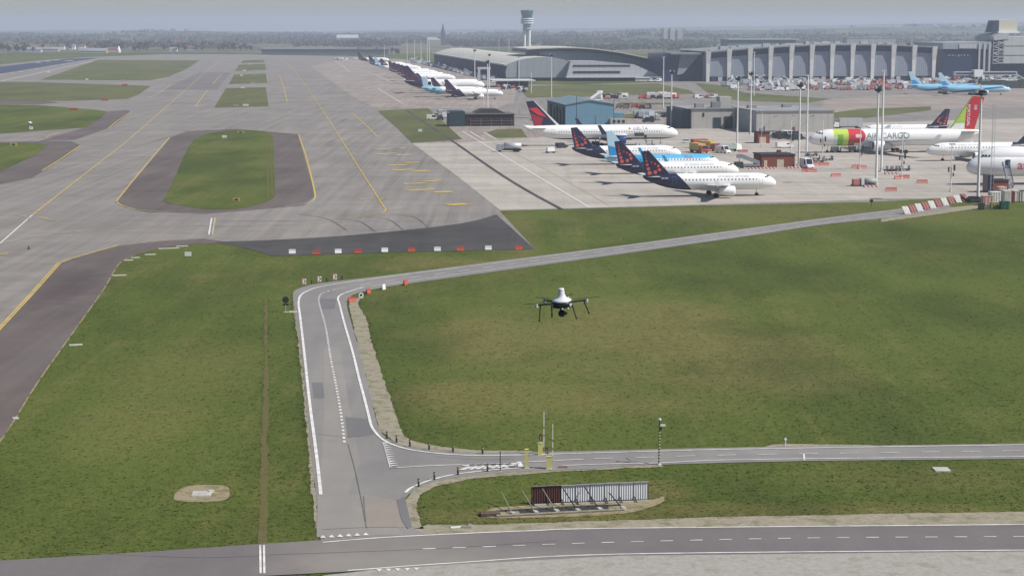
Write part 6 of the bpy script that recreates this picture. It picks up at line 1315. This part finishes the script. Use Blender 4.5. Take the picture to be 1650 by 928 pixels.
# slabs, drain covers and small airfield furniture
def slab(lab, x, y, d, rot=0.0, mat=None, cat='slab', name='concrete_slab'):
    P = thing(name, lab, cat, G(x, y), rot); b = MB(); b.box((0, 0, .0), d, 0, 0, .98); b.build('slab', mat or M_CONC, P); return P
P = slab('concrete manhole slab with steel cover on the bare patch, lower left', 325, 796.5, (1.75, 1.7, .14), .05, M_CONC, 'manhole', 'manhole_slab')
b = MB(); b.box((.15, -.1, .142), (.8, .7, .03)); b.build('cover', M_GALV, P); b = MB(); b.box((.75, .75, 0), (.5, .35, .22), .5); b.build('stone', M_CONC, P)
for i, (x, y, w) in enumerate(((122, 556, 2.2), (207, 419.5, 2.0), (218, 415.5, 2.0), (242, 410.5, 2.6), (272, 400.5, 5.0), (293, 397, 3.0), (192, 444, 3.0), (25, 674, .8))):
    slab('flat pale slab at the edge of the dark shoulder, %s from the left' % ORD[sorted([122, 207, 218, 242, 272, 293, 192, 25]).index(x)], x, y, (w * .8, .8, .1), .35)
slab('pale concrete slab in the grass at the lower right', 1517, 757, (1.5, 1.6, .12), 0); slab('rusty drain cover at the road edge by the near barrier gate', 907, 753.5, (.9, .55, .11), 0, pm('rusty_cover', (.16, .09, .07), .9), 'drain cover', 'drain_cover')
slab('pale footing beside the black round sign', 472, 502.5, (1.3, 1.1, .06), .1)
def boxsign(lab, x, y, w, h, m, m2=None, txt=None, name='airfield_sign'):
    P = thing(name, lab, 'airfield sign', G(x, y), 0); b = MB(); b.box((0, 0, .15), (w, .25, h)); b.build('panel', m, P)
    for s in (-.35, .35): b = MB(); b.box((s * w, 0, 0), (.1, .12, .15)); b.build('leg', M_DARK, P)
    if m2: b = MB(); b.box((0, -.135, .15 + h * .2), (w * .45, .02, h * .6)); b.build('dark_field', m2, P)
    return P
boxsign('white rear of an airfield sign on the grass point, lower left', 303, 414, 1.15, .75, M_WHITE); boxsign('white sign panel near the top of the long grass island', 361.5, 223, 1.7, .95, M_WHITE)
boxsign('yellow and black sign at the top edge of the long grass island', 388, 215.5, 2.6, .75, M_YELV, M_DARK); boxsign('yellow-edged black sign near the bottom of the long grass island', 381, 325, 1.7, .7, M_YELV, M_DARK)
boxsign('white sign panel on the grass left of the brown shed', 677, 213, 1.6, 1.0, M_WHITE); boxsign('yellow sign at the corner of the left grass island', 22, 236, 2.4, 1.0, M_YELV, M_DARK)
boxsign('orange-red sign on the upper left grass, near', 119, 178.5, 4.0, 1.1, M_RED); boxsign('orange-red sign on the upper left grass, middle', 169, 163, 3.8, 1.1, M_RED); boxsign('orange-red sign on the upper left grass, far', 201, 139, 4.2, 1.2, M_RED)
for i, (x, y, w) in enumerate(((198, 131, 2.6), (140, 129.5, 2.2), (78, 117.5, 2.6), (380, 172, 2.8), (396, 171.5, 3.0), (391, 143, 2.4), (407, 135, 3.2), (389, 123, 2), (394, 115, 2.8), (411, 122, 3), (402, 104.5, 2.6))):
    boxsign('small white airfield sign on far grass, %s from the left' % ORD[sorted([198, 140, 78, 380, 396, 391, 407, 389, 394, 411, 402]).index(x)], x, y, w, 1.0, M_WHITE if i % 3 else M_LINEF)
P = thing('weather_mast', 'white instrument stand with dishes on the left grass island', 'instrument stand', G(48, 209), 0)
b = MB(); b.cyl((0, 0, 0), (0, 0, 2.2), .2, .15, 8); b.build('column', M_GALV, P); b = MB(); b.lathe([(.2, 2.1), (1.0, 2.5), (1.05, 2.9), (.3, 3.3)], n=12); b.build('dish', M_GALV, P); b = MB(); b.box((.6, -.3, 0), (1.2, .8, 1.1)); b.build('cabinet', M_WHITE, P)
P = thing('traffic_cone', 'small dark cone standing alone on the left taxiway', 'cone', G(46.5, 402), 0); b = MB(); b.lathe([(.28, 0), (.24, .08), (.06, .7)], n=10); b.build('cone', M_DARK, P)

# houses and halls on the plain
M_TILE = pm('roof_tile', (.20, .09, .07), .9)
def house(lab, x, y, w, d, h, wall, roof, rot=0.0):
    P = thing('far_house', lab, 'house', G(x, y), rot); b = MB(); b.box((0, 0, 0), (w, d, h)); b.build('wall', wall, P); b = MB(); b.prism_x([(-d / 2 - .5, h), (d / 2 + .5, h), (0, h + d * .35)], -w / 2 - .4, w / 2 + .4); b.build('roof', roof, P); return P
HX = [(35, 83.5, 16, 9, 5, M_CONC, M_TILE), (52, 85, 30, 12, 4.5, M_LIGHTP, M_ROOFG), (68, 80.5, 12, 9, 6, M_CONC, M_TILE), (82, 83.5, 26, 10, 4, M_CONC, M_ROOFG), (100, 80.5, 10, 9, 6, M_WHITE, M_TILE), (117, 80.5, 10, 9, 6, M_WHITE, M_ROOFG), (133, 80, 10, 9, 6, M_WHITE, M_TILE),
      (150, 86, 44, 12, 3.5, M_CONC, M_ROOFG), (182, 84.5, 16, 9, 5, M_BEIGE, M_TILE), (280, 83.5, 12, 9, 4, M_WHITE, M_ROOFG), (307, 82, 14, 9, 5, M_CONC, M_TILE), (560, 66, 60, 25, 8, M_CONC, M_LIGHTP)]
for i, a in enumerate(HX): house('distant house on the plain beyond the runway, %s from the left' % ORD[i], *a)
P = thing('radome', 'white pointed radome on the plain beyond the runway', 'radome', G(191.5, 85.5), 0); b = MB(); b.lathe([(2.6, 0), (3.2, 2), (2.8, 5), (1.6, 8), (.3, 10.5)], n=14); b.build('dome', M_WHITE, P); b = MB(); b.lathe([(3.4, 0), (3.4, .8), (2.6, .9)], n=14); b.build('plinth', M_CONC, P)
P = thing('long_warehouse', 'long low dark blue-grey hall beyond the end of the taxiway', 'warehouse', G(525, 88.5), 0); b = MB(); b.box((0, 0, 0), (185, 30, 7.5)); b.build('walls', pm('dark_blue_hall', (.09, .12, .14), .8), P); b = MB(); b.box((0, 0, 7.52), (188, 32, .8)); b.build('roof', pm('hall_roof', (.16, .17, .18), .8), P)
P = thing('long_warehouse', 'low reddish-grey hall left of the long dark hall', 'warehouse', G(455, 85.5), 0); b = MB(); b.box((0, 0, 0), (70, 30, 6)); b.build('walls', M_BEIGE, P); b = MB(); b.box((0, 0, 6.02), (72, 32, .8)); b.build('roof', M_ROOFG, P)
for i, (x, w, h) in enumerate(((1072, 13, 26), (1083, 14, 28), (1094, 12, 25))):
    P = thing('tower_block', 'distant grey tower block on the horizon behind the arched hall, %s from the left' % ORD[i], 'tower block', G(x, 70), .2, 'tower blocks on the horizon')
    b = MB(); b.box((0, 0, 0), (w, 14, h + 8)); b.build('wall', M_CONC, P)
    for k in range(6): b = MB(); b.box((0, -7.05, 5 + k * 4.6), (w * .9, .2, 1.6)); b.build('window_row', M_ROOFG, P)
for x, y, w, d, h in ((1320, 84, 60, 30, 15), (1400, 80, 90, 30, 20), (1205, 80, 50, 25, 12)):
    P = thing('distant_hall', 'distant pale hall showing over the ribbed terminal roof, %s from the left' % ORD[(1205, 1320, 1400).index(x)], 'hall', G(x, y), .1); b = MB(); b.box((0, 0, 0), (w, d, h)); b.build('wall', M_BEIGE if x == 1320 else M_GABLE, P); b = MB(); b.box((0, 0, h + .02), (w + 1, d + 1, 1)); b.build('roof', M_ROOFG, P)

# ------------------------------------------------------------------ the drone
dr = ray(905.5, 489); D0 = 38.5; dp = Vector((0, 0, HC)) + dr * (D0 / dr.y)
P = thing('survey_drone', 'black four-armed survey drone with white domed top hovering over the grass', 'drone', dp, 0); P.rotation_euler = (R(3), R(-4), R(4))
M_CARB = pm('carbon_black', (.012, .012, .015), .4, var=.2); M_DRW = pm('drone_white', (.58, .59, .62), .35, var=.05)
b = MB(); b.lathe([(.02, .06), (.19, .06), (.22, .10), (.225, .16), (.19, .2), (.02, .2)], (0, 0, -.13), 24); b.build('body', M_CARB, P)
b = MB(); b.lathe([(.20, .06), (.196, .085), (.16, .105), (.115, .125), (.085, .16), (.068, .21), (.062, .31), (.056, .322), (.0, .322)], (0, 0, -.005), 28); dome = b.build('dome', M_DRW, P)
b = MB(); b.lathe([(.064, .272), (.066, .28), (.064, .288)], n=24); b.build('seam', M_GALV, dome)
for k in range(6): a = k * 1.047 + .3; b = MB(); b.box((math.cos(a) * .222, math.sin(a) * .222, -.03), (.09, .02, .05), a + 1.57); b.build('vent', M_GALV if k % 2 else M_DARK, P)
arms = [(-.47, -.16), (.46, -.14), (.20, .46), (-.28, .45)]
arms = [(-.53, -.05), (.52, .10), (.16, .46), (-.33, .40)]
for i, (ax, ay) in enumerate(arms):
    u = Vector((ax, ay, 0)).normalized(); b = MB(); b.cyl(u * .19 + Vector((0, 0, .01)), (ax, ay, .015), .019, .016, 8); am = b.build('arm', M_CARB, P)
    b = MB(); b.cyl((ax, ay, -.03), (ax, ay, .045), .036, .034, 12); b.build('motor', M_GALV, am)
    b = MB(); an = (.05, .12, 1.0, 2.2)[i]; c, s = math.cos(an), math.sin(an)
    for sg in (1, -1):
        pts = [(.02, -.014), (.10, -.030), (.26, -.016), (.27, 0), (.10, .018), (.02, .012)]
        b.prism_z([(ax + sg * (x * c - y * s), ay + sg * (x * s + y * c)) for x, y in pts], .052, .057)
    b.cyl((ax, ay, .045), (ax, ay, .065), .014, .012, 8); b.build('propeller', M_CARB, am)
for (x0, y0, x1, y1, z1) in ((-.45, -.05, -.495, -.12, -.30), (.46, .085, .55, .055, -.26), (.19, -.12, .26, -.21, -.285), (-.22, -.08, -.235, -.15, -.225), (-.19, .25, -.195, .29, -.27)):
    b = MB(); b.cyl((x0, y0, 0), (x1, y1, z1), .014, .012, 7); lg = b.build('leg', M_CARB, P); b = MB(); b.cyl((x1, y1, z1 - .012), (x1, y1, z1 + .012), .018, .018, 8); b.build('foot', M_BLACK, lg)
for (x, y) in ((-.20, -.10), (.10, -.18), (-.02, -.2)): b = MB(); b.cyl((x, y, -.085), (x, y, -.055), .022, .022, 10); b.build('landing_light', M_DRW, P)
b = MB(); b.box((-.015, -.02, -.14), (.07, .07, .07)); b.build('gimbal_arm', M_DARK, P)
b = MB(); b.lathe([(.0, -.075), (.05, -.06), (.074, -.02), (.076, .02), (.05, .06), (.0, .075)], (-.02, -.03, -.20), 18); cm_ = b.build('camera', M_CARB, P)
b = MB(); b.cyl((-.02, -.09, -.205), (-.02, -.125, -.212), .042, .046, 16); b.build('lens', M_GLASS, cm_); b = MB(); b.box((.065, -.03, -.225), (.05, .08, .05)); b.build('side_module', M_DARK, cm_)

# ------------------------------------------------------------------ grass tufts over the field (one mass)
import numpy as np
def tufts(n, seed):
    rg = np.random.default_rng(seed)
    y = 142.0 / (1.0 - rg.random(n * 2) * (1 - 142.0 / 520.0)); x = (rg.random(n * 2) * 2 - 1) * (y * 0.30 + 6)
    # project to photo pixels and drop what would stand on paving
    zz = -HC; c = y * CP - zz * SP; up = y * SP + zz * CP; px = PW / 2 + FPX * x / c; py = PH / 2 - FPX * up / c
    soft = [o for o in COL.objects if o.name.split('.')[0] in ('gravel_verge', 'ditch_strip', 'bare_soil_patch')]
    ex, ey, eh = [], [], []
    for o in soft:
        q = np.array([v.co[:2] for v in o.data.vertices]); r2 = np.roll(q, -1, 0); L = np.hypot(*(r2 - q).T); k = rg.choice(len(q), int(min(5000, L.sum() * (3 if 'ditch' in o.name else 7))), p=L / L.sum()); f = rg.random(len(k))[:, None]
        w_ = q[k] * (1 - f) + r2[k] * f + rg.normal(0, .28, (len(k), 2)); ex.append(w_[:, 0]); ey.append(w_[:, 1])
    x, y = np.concatenate([np.concatenate(ex), x]), np.concatenate([np.concatenate(ey), y]); ne = sum(len(a) for a in ex)
    c = y * CP - zz * SP; up = y * SP + zz * CP; px = PW / 2 + FPX * x / c; py = PH / 2 - FPX * up / c
    keep = np.ones(len(x), bool)
    def inside(poly):
        r = np.zeros(len(px), bool); j = len(poly) - 1
        for i in range(len(poly)):
            xi, yi = poly[i]; xj, yj = poly[j]; cnd = ((yi > py) != (yj > py)) & (px < (xj - xi) * (py - yi) / ((yj - yi) if yj != yi else 1e-9) + xi); r ^= cnd; j = i
        return r
    for o in COL.objects:
        if o.get('kind') == 'structure' and o.type == 'MESH' and len(o.data.polygons) == 1 and o.name.split('.')[0] not in ('grass_island', 'far_fields'):
            ins = inside([proj(v.co) for v in o.data.vertices])
            if o in soft: ins[:ne] = False; ins[ne:] &= rg.random(len(x) - ne) > .06
            keep &= ~ins
    a0, b0, ex = pA, pB, None
    idx = np.nonzero(keep)[0][:n + ne]; x, y = x[idx], y[idx]; m = len(x); isE = idx < ne
    V = np.zeros((m, 2, 4, 3)); ang0 = rg.random(m) * math.pi; h = np.where(isE, rg.uniform(.015, .055, m), rg.uniform(.015, .06, m)); w = np.where(isE, rg.uniform(.06, .2, m), rg.uniform(.05, .16, m))
    for k in range(2):
        a = ang0 + k * 1.5; dx, dy = np.cos(a) * w, np.sin(a) * w; lx, ly = rg.uniform(-.14, .14, m), rg.uniform(-.14, .14, m)
        for q, (sx_, up_, sp) in enumerate(((-1, 0, .7), (1, 0, .7), (1, 1, 1.15), (-1, 1, 1.15))):
            V[:, k, q, 0] = x + dx * sx_ * sp + lx * up_; V[:, k, q, 1] = y + dy * sx_ * sp + ly * up_; V[:, k, q, 2] = h * up_ * rg.uniform(.5, 1, m)
    me = bpy.data.meshes.new('grass_tufts'); nf = m * 2; me.vertices.add(nf * 4); me.vertices.foreach_set('co', V.reshape(-1))
    me.loops.add(nf * 4); me.loops.foreach_set('vertex_index', np.arange(nf * 4, dtype=np.int32)); me.polygons.add(nf)
    me.polygons.foreach_set('loop_start', np.arange(nf, dtype=np.int32) * 4); me.polygons.foreach_set('loop_total', np.full(nf, 4, np.int32)); me.update(calc_edges=True)
    me.materials.append(M_GRASS); o = bpy.data.objects.new('grass_tufts', me); COL.objects.link(o)
    return tag(o, 'short rough grass of the airfield meadow', 'grass', kind='stuff')
tufts(52000, 5)
